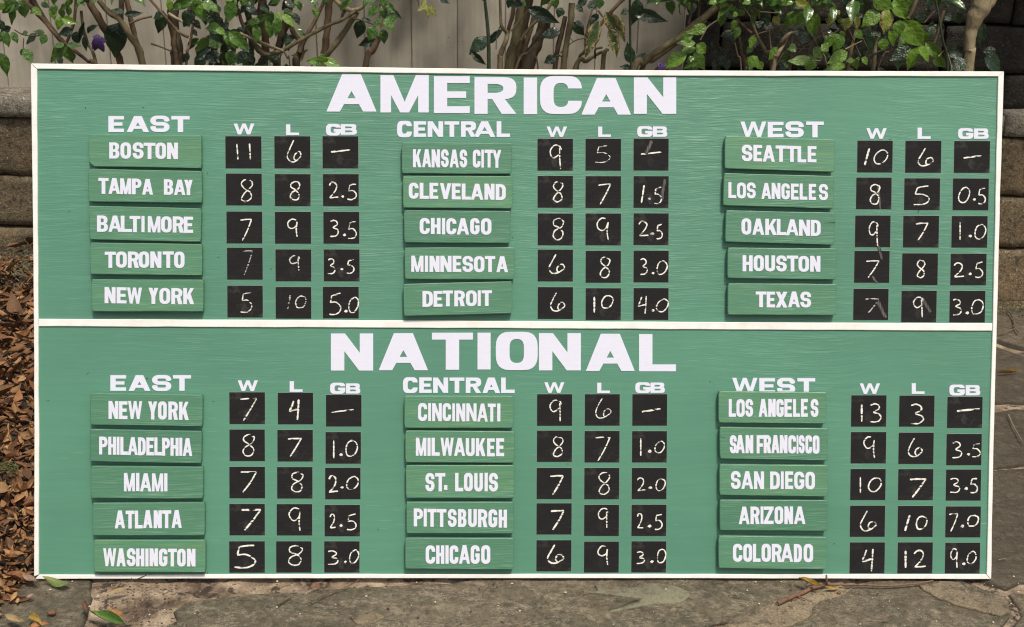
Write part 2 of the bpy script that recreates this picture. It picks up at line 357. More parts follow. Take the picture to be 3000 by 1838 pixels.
def slab(name, outline, ztop, zbot, mat, parent, bev=.006, amp=.0025, dirt_seed=0, step=.03, tone=0.0):
    """A stone with a rough outline: a grid-filled top, a worn rim and vertical sides."""
    pts=[]
    n=len(outline)
    for i in range(n):
        a=Vector(outline[i]); b=Vector(outline[(i+1)%n]); L=(b-a).length; k=max(1,int(L/step))
        nrm=Vector((-(b-a).y,(b-a).x)).normalized() if L>1e-6 else Vector((0,0))
        for j in range(k):
            p=a.lerp(b,j/k); d=.012*noise.noise(Vector((p.x*9,p.y*9,dirt_seed)))+.006*noise.noise(Vector((p.x*40,p.y*40,dirt_seed)))
            pts.append(p+nrm*d)
    # interior points
    xs=[p.x for p in pts]; ys=[p.y for p in pts]
    inner=[]
    def inside(q):
        c=False; m=len(pts); j=m-1
        for i in range(m):
            if (pts[i].y>q.y)!=(pts[j].y>q.y) and q.x<(pts[j].x-pts[i].x)*(q.y-pts[i].y)/(pts[j].y-pts[i].y)+pts[i].x: c=not c
            j=i
        return c
    st=.05; y=min(ys)+st/2
    while y<max(ys):
        x=min(xs)+st/2
        while x<max(xs):
            q=Vector((x+rnd.uniform(-.01,.01),y+rnd.uniform(-.01,.01)))
            if inside(q): inner.append(q)
            x+=st
        y+=st
    cen=sum(pts,Vector((0,0)))/len(pts)
    rim=[p+(cen-p).normalized()*bev*1.4 for p in pts]
    allp=rim+inner; m=len(pts)
    r=delaunay_2d_cdt([p for p in allp],[],[list(range(m))],1,1e-6)
    V=[];F=[]
    for p in r[0]: V.append((p.x,p.y,ztop+amp*noise.noise(Vector((p.x*6,p.y*6,dirt_seed+3)))*1.6+amp*.5*noise.noise(Vector((p.x*25,p.y*25,1)))))
    for f in r[2]: F.append(tuple(f))
    base=len(V)
    for p in pts: V.append((p.x,p.y,ztop-bev*.9+amp*noise.noise(Vector((p.x*6,p.y*6,dirt_seed+3)))))
    for p in pts: V.append((p.x,p.y,zbot))
    # find rim verts in output
    idx=[]
    for i in range(m):
        o_i=None
        for k,orig in enumerate(r[3]):
            if i in orig: o_i=k;break
        idx.append(o_i if o_i is not None else 0)
    for i in range(m):
        j=(i+1)%m
        F.append((idx[i],base+i,base+j,idx[j])); F.append((base+i,base+m+i,base+m+j,base+j))
    me=mesh(name,V,F,True)
    bm=bmesh.new(); bm.from_mesh(me); bmesh.ops.recalc_face_normals(bm,faces=bm.faces); bm.to_mesh(me); bm.free()
    at=me.attributes.new('dirt','FLOAT','POINT')
    vals=[tone]*len(me.vertices)
    for k in range(base,len(V)): vals[k]=.9
    at.data.foreach_set('value',vals)
    return link(name,me,mat,parent)

pavement = empty('pavement'); tag(pavement, kind='structure')
G = lambda *p: [ (lambda q:(q.x,q.y))(atz(x,y,0)) for x,y in p ]
flags = [   # outlines of the stones, from left to right; the last ones run on outside the frame
 G((-500,1700),(60,1690),(268,1688),(268,1745),(262,1790),(238,1838),(200,2050),(-500,2100)),
 G((540,1762),(700,1742),(930,1722),(985,1716),(1120,1713),(1400,1690),(1700,1655),(2380,1655),(2350,1735),(2210,1792),(2130,1812),(2020,1832),(1960,2080),(420,2080),(470,1838),(520,1810),(505,1785)),
 G((2362,1738),(2440,1712),(2560,1690),(2745,1680),(2830,1700),(2930,1733),(2950,1742),(2962,1765),(2975,1795),(2940,1830),(2900,2080),(2060,2080),(2050,1838),(2140,1818),(2215,1797),(2340,1748)),
 G((2954,1732),(3500,1712),(3500,2100),(2960,2080),(2962,1838),(2984,1797),(2968,1762)),
 G((2480,1340),(2900,1378),(3040,1365),(3500,1370),(3500,1700),(2990,1704),(2945,1722),(2840,1686),(2700,1660),(2480,1660)),
 G((2500,1190),(2915,1202),(3030,1192),(3500,1190),(3500,1352),(3030,1354),(2910,1364),(2500,1340)),
 G((2500,1000),(2915,1012),(2990,1040),(3500,1070),(3500,1172),(2900,1180),(2500,1170)),
 G((2500,905),(3500,910),(3500,1050),(2995,1020),(2915,998),(2500,985)),
]
for i,g in enumerate(flags):
    z = (-.004,-.003,-.004,-.005,.0,-.004,.0,.008)[i]
    slab('flagstone', g, z, -.05, MAT_FLAG, pavement, dirt_seed=i*3.7, tone=(.25,0,.05,.05,.62,.68,.68,.4)[i])
def cl(ox,*p): return G(*[(ox+x/2.464,1580+y/2.464) for x,y in p])
for pts,m_,z,sd in (
 (cl(1000,(1740,395),(1830,375),(1830,332),(1950,360),(2100,340),(2200,315),(2280,315),(2400,345),(2500,375),(2530,400),(2464,440),(2390,455),(2210,472),(2060,500),(1880,535),(1980,500),(2060,470),(2180,430),(1900,402)),MAT_CLEFT2,.0012,2),
 (cl(2000,(250,640),(430,560),(560,490),(700,438),(880,360),(960,335),(1100,333),(1240,362),(1150,425),(1000,455),(950,490),(955,545),(860,590),(700,640)),MAT_CLEFT,.0012,5),
 (cl(2000,(1700,330),(1850,302),(2000,315),(2060,385),(2300,405),(2345,450),(2360,530),(2300,560),(2150,520),(1950,465),(1850,420),(1760,370)),MAT_CLEFT,.001,8),
 (cl(1000,(1150,590),(1200,600),(1290,618),(1380,590),(1400,600),(1300,632),(1190,622)),MAT_CLEFT,.001,9),
 (cl(1000,(1020,350),(1060,320),(1075,340),(1045,375),(1000,405)),MAT_CLEFT,.001,11),
 (cl(1000,(60,560),(160,520),(260,530),(330,560),(240,600),(120,610)),MAT_CLEFT,-.0004,12),
):
    slab('cleft_layer', pts, z, -.004, m_, pavement, bev=.0012, amp=.0014, dirt_seed=sd, step=.012)
vs=[];fs=[]
x0,x1,y0,y1=-2.6,4.0,-1.2,2.0; nx,ny=220,110
for j in range(ny+1):
    for i in range(nx+1):
        x=x0+(x1-x0)*i/nx; y=y0+(y1-y0)*j/ny
        h=-.012+.006*noise.noise(Vector((x*11,y*11,5)))+.004*noise.noise(Vector((x*37,y*37,2)))
        if x<-1.1: h-=.03*min(1,(-1.1-x)/.1)
        vs.append((x,y,h))
for j in range(ny):
    for i in range(nx): fs.append((j*(nx+1)+i,j*(nx+1)+i+1,(j+1)*(nx+1)+i+1,(j+1)*(nx+1)+i))
link('mortar_bed', mesh('mortar_bed',vs,fs,True), MAT_MORTAR, pavement)

# ---- stone blocks
def block_mesh(name, L, D, H, seed, rough=.010, rnd_c=.012, res=.026):
    bm=bmesh.new()
    nx,ny,nz=max(3,int(L/res)),max(2,int(D/(res*2))),max(3,int(H/res))
    def face(fn,a,b):
        g=[[bm.verts.new(fn(i/a,j/b)) for j in range(b+1)] for i in range(a+1)]
        for i in range(a):
            for j in range(b): bm.faces.new((g[i][j],g[i+1][j],g[i+1][j+1],g[i][j+1]))
    face(lambda s,t:(s*L,0,t*H),nx,nz); face(lambda s,t:(s*L,D,t*H),nx,nz)
    face(lambda s,t:(s*L,t*D,0),nx,ny); face(lambda s,t:(s*L,t*D,H),nx,ny)
    face(lambda s,t:(0,s*D,t*H),ny,nz); face(lambda s,t:(L,s*D,t*H),ny,nz)
    bmesh.ops.remove_doubles(bm,verts=bm.verts,dist=1e-5)
    c=Vector((L/2,D/2,H/2))
    for v in bm.verts:
        p=v.co.copy(); q=p-c; k=rnd_c
        ex=max(0,abs(q.x)-(L/2-k)); ez=max(0,abs(q.z)-(H/2-k)); ey=max(0,abs(q.y)-(D/2-k))
        l=math.sqrt(ex*ex+ey*ey+ez*ez)
        if l>k:
            f=k/l; q.x-=math.copysign(ex*(1-f),q.x); q.y-=math.copysign(ey*(1-f),q.y); q.z-=math.copysign(ez*(1-f),q.z)
        s=p*7+Vector((seed*3.1,seed*1.7,0))
        n=noise.noise_vector(s)*rough*1.0+noise.noise_vector(s*3.1)*rough*.55
        n.x*=.4; n.z*=.5
        v.co=c+q+n
    bmesh.ops.recalc_face_normals(bm,faces=bm.faces)
    me=bpy.data.meshes.new(name); bm.to_mesh(me); bm.free(); me.polygons.foreach_set('use_smooth',[True]*len(me.polygons)); return me
ang = math.atan2(WALL_DIR.y, WALL_DIR.x)
wall = empty('retaining_wall', wp(1.9,0,0)); tag(wall,'low mossy stone block retaining wall with capstones behind the scoreboard','stone wall')
def put_block(name, root, s, off, z, L, D, H, seed, mat, rough=.010, rc=.012):
    me=block_mesh(name,L,D,H,seed,rough,rc); o=link(name,me,mat,root)
    p=wp(s,off,z); o.matrix_world = Matrix.Translation(p) @ Matrix.Rotation(ang,4,'Z')
    o.matrix_parent_inverse = Matrix.Translation(root.location).inverted()
    return o
zl=[z_at_wall(45,y).z for y in (279,358,557,704)]; zr=[z_at_wall(2960,y).z for y in (337,412,617,815,874)]
print('wall z left',[round(z,3) for z in zl],'right',[round(z,3) for z in zr],'HC',HC,'PL',PL,'PR',PR)
zc = HC-.085
def wcourse(z0,z1,ss,seed,mat=MAT_BLOCK,name='stone_block',off=0,root=wall,D=.22,rough=.013,rc=.010):
    for i in range(len(ss)-1):
        put_block(name,root,ss[i]+.003,off+rnd.uniform(-.004,.006),z0+.003,ss[i+1]-ss[i]-.006,D,z1-z0-.006,seed+i,mat,rough,rc)
wcourse(zc,HC,[-1.75,-1.2,-.6,-.12,.42,.95,1.5,2.05,2.6,3.12,3.62,4.2,4.8],10,MAT_CAP,'capstone',-.012,D=.30,rough=.003,rc=.007)
z1=.275+.215; z2=.275
wcourse(.40,zc,[-1.7,-1.0,-.25,.30,.75,1.2,1.7,2.2,2.65,3.1,3.56,4.1,4.8],30)
wcourse(.195,.40,[-1.7,-1.25,-.40,.22,.65,1.05,1.5,1.95,2.5,2.9,3.38,4.15,4.8],50)
wcourse(-.03,.195,[-1.7,-1.05,-.30,.28,.8,1.3,1.75,2.25,2.7,3.15,3.60,4.0,4.8],70)

# ---- bed of soil on top of the wall
bed = [wp(-3,.16,HC-.02),wp(6,.16,HC-.02),wp(6,2.2,HC-.02),wp(-3,2.2,HC-.02)]
tag(link('planting_bed', mesh('bed',bed,[(0,1,2,3)]), MAT_SOIL), kind='structure')

# ---- grey board fence on the left and middle, dark stone wall on the right
def fence_x(px,py=100,off=.155):
    n=WALL_N; base=wp(0,off,0); d=ray(px,py); t=(base-CP).dot(n)/d.dot(n); q=CP+d*t
    return (q-base).dot(WALL_DIR)
fence = empty('board_fence', wp(1.2,.16,HC-.02)); tag(fence,'weathered pale grey vertical board fence behind the shrubs','fence')
edges=[fence_x(p) for p in (-620,-470,-320,-150,5,152,316,478,632,785,926,1068,1205,1340,1480,1622,1745,1868,2004)]
for i in range(len(edges)-1):
    a,b=edges[i]+.0012,edges[i+1]-.0012; T=.018; Hh=1.5; c=.002
    pr=[(a,0.004),(a+c,0),(b-c,0),(b,.004),(b,T),(a,T)]
    vs=[];yo=rnd.uniform(-.0015,.0015)
    for z in (0,Hh):
        for (s,o_) in pr: vs.append(wp(s,.155+o_+yo,HC-.02+z)-fence.location)
    fs=[tuple(range(6))[::-1],tuple(range(6,12))]+[(k,(k+1)%6,6+(k+1)%6,6+k) for k in range(6)]
    link('plank', mesh('plank',vs,fs), MAT_PLANK, fence)
# fence back rail, hidden, ties the planks
rail=[wp(s,.155+o_,HC+z)-fence.location for z in (.9,.98) for (s,o_) in ((edges[0],.021),(edges[-1],.021),(edges[-1],.06),(edges[0],.06))]
link('rail', mesh('rail',rail,[(0,1,2,3),(7,6,5,4),(0,4,5,1),(1,5,6,2),(2,6,7,3),(3,7,4,0)]), MAT_PLANK, fence)
wall2 = empty('upper_stone_wall', wp(3.9,.1,HC)); tag(wall2,'dark stone block wall rising behind the leaves on the right','stone wall')
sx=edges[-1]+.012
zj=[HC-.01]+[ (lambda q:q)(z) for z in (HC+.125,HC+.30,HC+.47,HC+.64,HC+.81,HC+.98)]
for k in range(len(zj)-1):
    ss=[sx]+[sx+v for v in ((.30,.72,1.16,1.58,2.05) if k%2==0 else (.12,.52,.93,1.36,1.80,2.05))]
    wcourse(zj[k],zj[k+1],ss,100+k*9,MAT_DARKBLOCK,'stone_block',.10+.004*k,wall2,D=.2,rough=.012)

# ------------------------------------------------------------------ scoreboard
BW = Matrix.Translation((0,0,.001)) @ BM3.to_4x4()
board = empty('scoreboard'); board.matrix_world = BW
tag(board,'large green and white baseball standings board leaning back on the flagstones','scoreboard')
def poly_slab(name, out, inn, wf, wb, mat, parent, r=.0015, base=Vector((0,0,0))):
    """A strip between two matching polylines (photo points), with a rounded front edge."""
    n=len(out); vs=[];fs=[]
    O=[bp(x,y,wf) for x,y in out]; I=[bp(x,y,wf) for x,y in inn]
    for k in range(n):
        o,i=O[k],I[k]; d=(i-o).normalized()*r
        for p,wv in ((o,wb),(o,wf-r),(o+d*.3,wf-r*.3),(o+d,wf),(i-d,wf),(i-d*.3,wf-r*.3),(i,wf-r),(i,wb)):
            vs.append(Vector((p.x,p.y,wv))-base)
    for k in range(n-1):
        for a in range(8):
            b=(a+1)%8; fs.append((k*8+a,k*8+b,(k+1)*8+b,(k+1)*8+a))
    fs.append(tuple(range(8))); fs.append(tuple(range((n-1)*8,n*8))[::-1])
    me=mesh(name,vs,fs); bm=bmesh.new(); bm.from_mesh(me); bmesh.ops.recalc_face_normals(bm,faces=bm.faces); bm.to_mesh(me); bm.free()
    o=link(name,me,mat,parent); return o
def dense(pts, k=14, amp=.55, seed=0):
    out=[]
    for i in range(len(pts)-1):
        (x0,y0),(x1,y1)=pts[i],pts[i+1]
        for j in range(k): 
            t=j/k; x=x0+(x1-x0)*t; y=y0+(y1-y0)*t; a=amp*noise.noise(Vector((x*.01,y*.01,seed)))
            out.append((x+a,y+a) )
    out.append(pts[-1]); return out
WT=.005
Lout=[(90,188),(95,560),(99,930),(100.5,1300),(99.5,1690)]; Lin=[(108,204.5),(110,560),(112,930),(114,1300),(113,1685)]
Rout=[(2942,211),(2930.5,560),(2921,950),(2911,1300),(2904,1698)]; Rin=[(2925,226),(2917,560),(2908.5,950),(2899,1300),(2891,1685)]
poly_slab('trim_strip',dense(Lout,10,1,1),dense(Lin,10,1.4,2),WT,-.014,MAT_WHITE,board)
poly_slab('trim_strip',dense(Rout,10,1,3),dense(Rin,10,1.4,4),WT,-.014,MAT_WHITE,board)
poly_slab('trim_strip',dense([(92,187.5),(1000,197.5),(1500,204.5),(2000,208),(2940,211)]),dense([(109.5,203.5),(1000,213.5),(1500,219.5),(2000,224),(2923.5,225.5)],14,1,5),WT-.0006,-.0135,MAT_WHITE,board)
poly_slab('trim_strip',dense([(102,1698),(1000,1696),(2000,1696),(2902,1698.5)]),dense([(115,1686),(1000,1684),(2000,1684),(2889,1685)],14,1,6),WT-.0006,-.0135,MAT_WHITE,board)
poly_slab('divider_strip',dense([(113.5,936),(1000,939.6),(1500,942),(2000,945),(2907,949)]),dense([(113.5,958),(1000,961.5),(1500,963.5),(2000,966.5),(2906,971)],14,1,7),WT-.0012,.0,MAT_WHITE,board)
q=[bp(*p) for p in ((100,195),(2934,217),(2898,1692),(106,1692))]
vs=[Vector((p.x,p.y,0)) for p in q]+[Vector((p.x,p.y,-.012)) for p in q]
link('backing_panel', mesh('backing_panel',vs,[(3,2,1,0),(4,5,6,7),(0,1,5,4),(1,2,6,5),(2,3,7,6),(3,0,4,7)]), MAT_GREEN, board)

# ---- glyphs: ordered lists of (add?, polygon) in a box W wide and 1 high
def rc(x0,y0,x1,y1): return [(x0,y0),(x1,y0),(x1,y1),(x0,y1)]
def rr(x0,y0,x1,y1,rx,ry,cor='1111',p=2.0,n=6):
    o=[]
    for k,(cx,cy,sx,sy) in enumerate(((x1-rx,y1-ry,1,1),(x0+rx,y1-ry,-1,1),(x0+rx,y0+ry,-1,-1),(x1-rx,y0+ry,1,-1))):
        if cor[k]=='0': o.append((x1 if sx>0 else x0, y1 if sy>0 else y0)); continue
        for i in range(n+1):
            a=(i/n)*math.pi/2
            if k%2: a=math.pi/2-a
            c,s_=math.cos(a)**(2/p),math.sin(a)**(2/p)
            o.append((cx+sx*rx*c,cy+sy*ry*s_))
    return o
def pen(pts,sx,sy,cap=False):
    P=[Vector((x/sx,y/sy)) for x,y in pts]; out=[]
    for i in range(len(P)-1):
        a,b=P[i],P[i+1]; d=(b-a).normalized(); n=Vector((-d.y,d.x))*.5
        out.append([((v.x)*sx,(v.y)*sy) for v in (a+n,a-n,b-n,b+n)])
        if i<len(P)-2: out.append([((b.x+.5*math.cos(t*.5236))*sx,(b.y+.5*math.sin(t*.5236))*sy) for t in range(12)])
    return [(1,p) for p in out]
def glyph(ch,W,s,h,wide):
    A=lambda *ps:[(1,p) for p in ps]; N=lambda *ps:[(0,p) for p in ps]
    orx,ory=(min(W*.34,.42),.40) if wide else (W*.46,min(.30,W*.5)); irx,iry=(orx*.5,ory*.55) if wide else ((W-2*s)*.48,.16)
    pw=2.5 if wide else 2.1
    ring=[(1,rr(0,0,W,1,orx,ory,p=pw)),(0,rr(s,h,W-s,1-h,irx,iry,p=pw))]
    t=s*(1.45 if wide else 1.35)
    if ch=='I': return A(rc(0,0,W,1))
    if ch=='.': return A(rc(0,0,W,1))
    if ch=='L': return A(rc(0,0,s,1),rc(0,0,W,h))
    if ch=='T': return A(rc(W/2-s/2,0,W/2+s/2,1),rc(0,1-h,W,1))
    if ch=='E': return A(rc(0,0,s,1),rc(0,0,W,h),rc(0,1-h,W,1),rc(0,.5-h*.48,W*.9,.5+h*.48))
    if ch=='F': return A(rc(0,0,s,1),rc(0,1-h,W,1),rc(0,.46-h*.5,W*.88,.46+h*.5))
    if ch=='H': return A(rc(0,0,s,1),rc(W-s,0,W,1),rc(0,.5-h/2,W,.5+h/2))
    if ch=='N': return A(rc(0,0,s,1),rc(W-s,0,W,1),[(0,1),(s*1.05,1),(W,0),(W-s*1.05,0)])
    if ch=='M':
        k=s*.92; return A(rc(0,0,k*.86,1),rc(W-k*.86,0,W,1),[(0,1),(k*1.05,1),(W/2+k*.36,0),(W/2-k*.36,0)],[(W,1),(W-k*1.05,1),(W/2-k*.36,0),(W/2+k*.36,0)])
    if ch=='A':
        f=s*(1.0 if wide else .86); tt=s*1.42 if wide else s*1.12
        return A([(0,0),(f,0),(W/2+tt/2-(0 if wide else 0),1),(W/2-tt/2,1)],[(W,0),(W-f,0),(W/2-tt/2,1),(W/2+tt/2,1)],[(W*.2,.2),(W*.8,.2),(W*.74,.2+h*.85),(W*.26,.2+h*.85)])
    if ch=='V':
        f=s*.98; return A([(0,1),(f,1),(W/2+s*.5,0),(W/2-s*.5,0)],[(W,1),(W-f,1),(W/2-s*.5,0),(W/2+s*.5,0)])
    if ch=='W':
        f=s*.82; b=W*.28; c=f*.9
        return A([(0,1),(f,1),(b+c/2,0),(b-c/2,0)],[(W,1),(W-f,1),(W-b-c/2,0),(W-b+c/2,0)],[(W/2-f*.45,1),(W/2+f*.45,1),(b+c/2,0),(b-c/2,0)],[(W/2-f*.45,1),(W/2+f*.45,1),(W-b+c/2,0),(W-b-c/2,0)])
    if ch=='Y': return A(rc(W/2-s/2,0,W/2+s/2,.5),[(0,1),(s,1),(W/2+s/2,.42),(W/2-s/2,.42)],[(W,1),(W-s,1),(W/2-s/2,.42),(W/2+s/2,.42)])
    if ch=='X': return A([(0,1),(s*1.1,1),(W,0),(W-s*1.1,0)],[(W,1),(W-s*1.1,1),(0,0),(s*1.1,0)])
    if ch=='K': return A(rc(0,0,s,1),[(W-s*1.02,1),(W-.01,1),(s*1.15,.30),(s*.5,.36)],[(W-s*1.05,0),(W,0),(s+(W-s)*.50,.66),(s*.9,.56)])
    if ch=='Z': return A(rc(0,0,W,h),rc(0,1-h,W,1),[(0,h*.6),(s*1.1,h*.6),(W,1-h*.6),(W-s*1.1,1-h*.6)])
    if ch=='O': return ring
    if ch=='C': return ring+N([(W*.52,.36),(W*1.1,.36),(W*1.1,.655),(W*.52,.655)]) if not wide else ring+N([(W*.6,.345),(W*1.1,.345),(W*1.1,.67),(W*.6,.67)])
    if ch=='G': return ring+N(rc(W*.55,.50,W*1.1,.68))+A(rc(W*.52,.56-h*1.0,W,.56),rc(W-s*.8,.22,W,.56))
    if ch=='U': return A(rr(0,0,W,1,W*.46,.26 if not wide else .4,'0011',pw))+N([(s,1.1)]+[(W-s,1.1)]+[p for p in rr(s,h,W-s,.9,(W-2*s)*.48,.12,'0011')[1:] if p[1]<.88][::1][::-1]) if False else A(rr(0,0,W,1,W*.46,.26,'0011',pw))+N(rr(s,h,W-s,1.1,(W-2*s)*.48,.12,'0011'))
    if ch=='D': return A(rr(0,0,W,1,min(W*.55,.42),.30 if not wide else .42,'1001',pw))+N(rr(s,h,W-s,1-h,(W-2*s)*.6,.18,'1001'))
    if ch in 'PR':
        y=.40 if ch=='P' else .40
        g=A(rc(0,0,s,1),rr(0,y,W,1,min(W*.5,.36),.28,'1001',pw))+N(rr(s,y+h*.92,W-s,1-h,(W-2*s)*.5+.02,.10,'1001'))
        if ch=='R': g+=A([(W-s*1.12,0),(W+.0,0),(W*.82 if not wide else W*.70,.44),(W*.82-s*1.05 if not wide else W*.70-s*.95,.44)])
        return g
    if ch=='B':
        return A(rr(0,0,W,.56,min(W*.45,.33),.25,'1001',pw),rr(0,.46,W*.965,1,min(W*.45,.32),.24,'1001',pw))+N(rr(s,h*.95,W-s,.5-h*.42,(W-2*s)*.45,.08,'1001'),rr(s,.5+h*.42,W*.965-s,1-h*.95,(W-2*s)*.45,.08,'1001'))
    if ch=='S':
        x0,x1=s/2,W-s/2; y0,y1=h/2,1-h/2; m=.5
        rx=(x1-x0)*(.40 if not wide else .28); ry=.5*(m-y0)*.98
        def arc(cx,cy,rx,ry,a0,a1,n=7): return [(cx+rx*math.cos(R(a0+(a1-a0)*i/n)),cy+ry*math.sin(R(a0+(a1-a0)*i/n))) for i in range(n+1)]
        ym=(y1+m)/2; yl=(y0+m)/2
        P=[(x1,.665)]+arc(x1-rx,y1-ry,rx,ry,10,90)+arc(x0+rx,y1-ry,rx,ry,90,180)+arc(x0+rx,m+ry*1.0,rx,ry*1.0,180,262)+arc(x1-rx,m-ry,rx,ry,82,0)+arc(x1-rx,y0+ry,rx,ry,0,-90)+arc(x0+rx,y0+ry,rx,ry,-90,-170)+[(x0,.335)]
        return pen(P,s,h)
    return A(rc(0,0,W,1))
def pin(p,poly):
    c=False;n=len(poly);j=n-1;x,y=p
    for i in range(n):
        xi,yi=poly[i];xj,yj=poly[j]
        if (yi>y)!=(yj>y) and x<(xj-xi)*(y-yi)/(yj-yi)+xi: c=not c
        j=i
    return c
def glyph_tris(ops):
    V=[];E_=[]
    for _,p in ops:
        b=len(V);n=len(p)
        V+= [Vector(q) for q in p]; E_+=[(b+i,b+(i+1)%n) for i in range(n)]
    r=delaunay_2d_cdt(V,E_,[],0,1e-5)
    T=[]
    for f in r[2]:
        c=sum((r[0][i] for i in f),Vector((0,0)))/len(f); k=False
        for add,p in ops:
            if pin(c,p): k=bool(add)
        if k: T.append(tuple(f))
    return r[0],T
GC={}
def letter(name, ch, wide, quad, w0, th, parent, base, mat, s=None, h=None):
    """quad: corners in board axes (bottom-left, bottom-right, top-right, top-left)."""
    BL,BR,TR,TL=quad
    Hh=((TL-BL).length+(TR-BR).length)/2; Ww=((BR-BL).length+(TR-TL).length)/2; W=Ww/Hh
    s=s or (.36 if wide else .235); h=h or (.185 if wide else .20)
    if ch in 'IT.' : pass
    if wide and ch in 'GB' and W<1.2: pass
    ops=glyph(ch,W,min(s,W*.42) if ch not in 'I.' else s,h,wide)
    P,T=glyph_tris(ops)
    vs=[];m=len(P)
    for lay in (w0+th,w0-.0002):
        for p in P:
            u=p.x/W; v=p.y; q=(BL*(1-u)+BR*u)*(1-v)+(TL*(1-u)+TR*u)*v
            vs.append(Vector((q.x,q.y,lay))-base)
    fs=[];edges={}
    for t in T:
        a=[P[i] for i in t]
        if (a[1]-a[0]).cross(a[2]-a[0])<0: t=t[::-1]
        fs.append(t)
        for i in range(len(t)):
            e=(t[i],t[(i+1)%len(t)])
            if (e[1],e[0]) in edges: del edges[(e[1],e[0])]
            else: edges[e]=1
    for a,b in edges: fs.append((b,a,a+m,b+m))
    return link(name,mesh(name,vs,fs),mat,parent)
def zb(sx,sy,k): return lambda x,y:(sx+x/k,sy+y/k)
def word_letters(name,items,tf,wide,w0,th,parent,base,**kw):
    for ch,x0,y0,x1,y1 in items:
        c=[bp(*tf(*p),w0+th) for p in ((x0,y1),(x1,y1),(x1,y0),(x0,y0))]
        letter(name,ch,wide,c,w0,th,parent,base,MAT_LETTER,**kw)
O3=Vector((0,0,0))
tA=zb(940,200,2.24); tN=zb(940,960,2.24)
word_letters('league_letter',[('A',37,44,365,288),('M',391,49,708,294),('E',742,56,977,298),('R',1008,62,1283,303),('I',1331,65,1419,305),('C',1438,54,1714,304),('A',1710,68,2035,308),('N',2054,64,2332,303)],tA,True,0,.0012,board,O3)
word_letters('league_letter',[('N',66,42,343,285),('A',380,40,703,283),('T',729,37,998,280),('I',1028,37,1114,278),('O',1148,31,1423,282),('N',1431,40,1706,284),('A',1739,44,2060,288),('L',2088,46,2330,290)],tN,True,0,.0012,board,O3)
kk=2.435
TP=[zb(240,320,kk),zb(1140,330,kk),zb(2090,330,kk),zb(240,1080,kk),zb(1160,1080,kk),zb(2070,1080,kk)]
HD=[[('E',189,53,300,167),('A',320,53,478,167),('S',488,50,625,167),('T',638,53,768,168)],
 [('C',57,63,163,180),('E',175,66,264,177),('N',275,66,385,177),('T',395,66,500,177),('R',513,66,620,177),('A',605,66,757,178),('L',767,66,862,178)],
 [('W',192,68,377,178),('E',387,70,500,180),('S',513,66,645,181),('T',662,68,787,181)],
 [('E',203,51,315,162),('A',333,51,488,163),('S',500,50,638,164),('T',650,51,778,162)],
 [('C',50,66,155,178),('E',166,67,255,177),('N',265,68,372,177),('T',382,68,488,177),('R',498,68,608,178),('A',617,68,743,178),('L',750,68,847,178)],
 [('W',182,70,363,180),('E',376,72,488,182),('S',502,70,632,184),('T',648,72,775,183)]]
for i in range(6): word_letters('division_letter',HD[i],TP[i],True,0,.0011,board,O3,s=.30 if i in(1,4) else .335,h=.215)
k2=1107/440
TG=[zb(640,340,k2),zb(1560,340,k2),zb(2480,340,k2),zb(640,1100,k2),zb(1560,1100,k2),zb(2480,1100,k2)]
CH=['W112,60,265,140 L498,66,594,145 G793,62,902,148 B902,64,1020,142','W104,82,255,158 L484,82,578,158 G772,79,885,158 B887,81,993,157','W146,94,296,172 L523,90,620,173 G822,94,935,173 B940,96,1047,172',
 'W142,41,291,120 L525,47,620,125 G823,58,935,140 B940,63,1045,138','W87,55,235,132 L477,58,570,134 G758,55,870,134 B870,57,975,132','W97,63,247,140 L480,62,575,140 G758,72,872,152 B878,76,985,151']
for i in range(6):
    it=[(t[0],*map(float,t[1:].split(','))) for t in CH[i].split()]
    word_letters('column_letter',it,TG[i],True,0,.0011,board,O3,s=.40,h=.235)

# ---- chalk squares and chalk marks; boxes in photo points of each group of columns
SQ=[ # W, L, GB squares top to bottom
 ['52,153,317,390 56,428,320,663 60,708,323,943 64,974,326,1210 66,1254,327,1489','413,153,677,390 416,432,679,668 417,710,682,945 421,987,684,1222 422,1264,684,1498','768,153,1031,390 771,432,1034,668 774,710,1038,945 777,987,1040,1222 770,1262,1034,1496'],
 ['37,171,298,407 38,445,298,680 39,722,298,957 39,988,298,1223 39,1265,298,1500','391,171,652,407 391,447,652,682 391,722,652,957 392,997,651,1233 392,1273,651,1508','745,170,1003,406 745,447,1003,681 745,721,1003,955 745,996,1003,1230 745,1272,1002,1507'],
 ['79,185,339,420 71,457,331,691 63,737,323,970 57,998,316,1233 50,1277,308,1508','433,186,697,422 425,463,688,697 417,739,680,973 409,1016,672,1250 404,1291,663,1524','792,188,1056,423 783,464,1047,698 774,741,1038,974 766,1018,1030,1251 759,1292,1021,1525'],
 ['81,128,343,362 82,402,342,635 81,677,343,909 81,951,342,1182 80,1226,342,1458','438,131,698,364 435,405,696,638 433,679,693,911 430,952,691,1183 426,1226,686,1457','793,147,1054,380 790,421,1050,654 787,684,1047,916 783,958,1043,1189 780,1226,1040,1457'],
 ['34,142,292,375 33,410,291,641 31,685,289,915 30,946,288,1176 29,1218,286,1448','386,142,643,374 384,413,641,645 382,685,639,916 381,957,637,1187 380,1228,636,1457','736,142,992,374 734,414,990,645 732,685,988,915 730,956,986,1187 729,1226,985,1456'],
 ['34,150,293,381 31,421,291,652 28,693,287,922 25,963,283,1193 23,1234,281,1463','388,152,647,381 383,425,641,656 380,694,638,923 377,965,636,1194 376,1234,634,1463','742,161,1001,391 736,435,995,665 732,697,990,926 729,969,988,1197 726,1236,983,1463']]
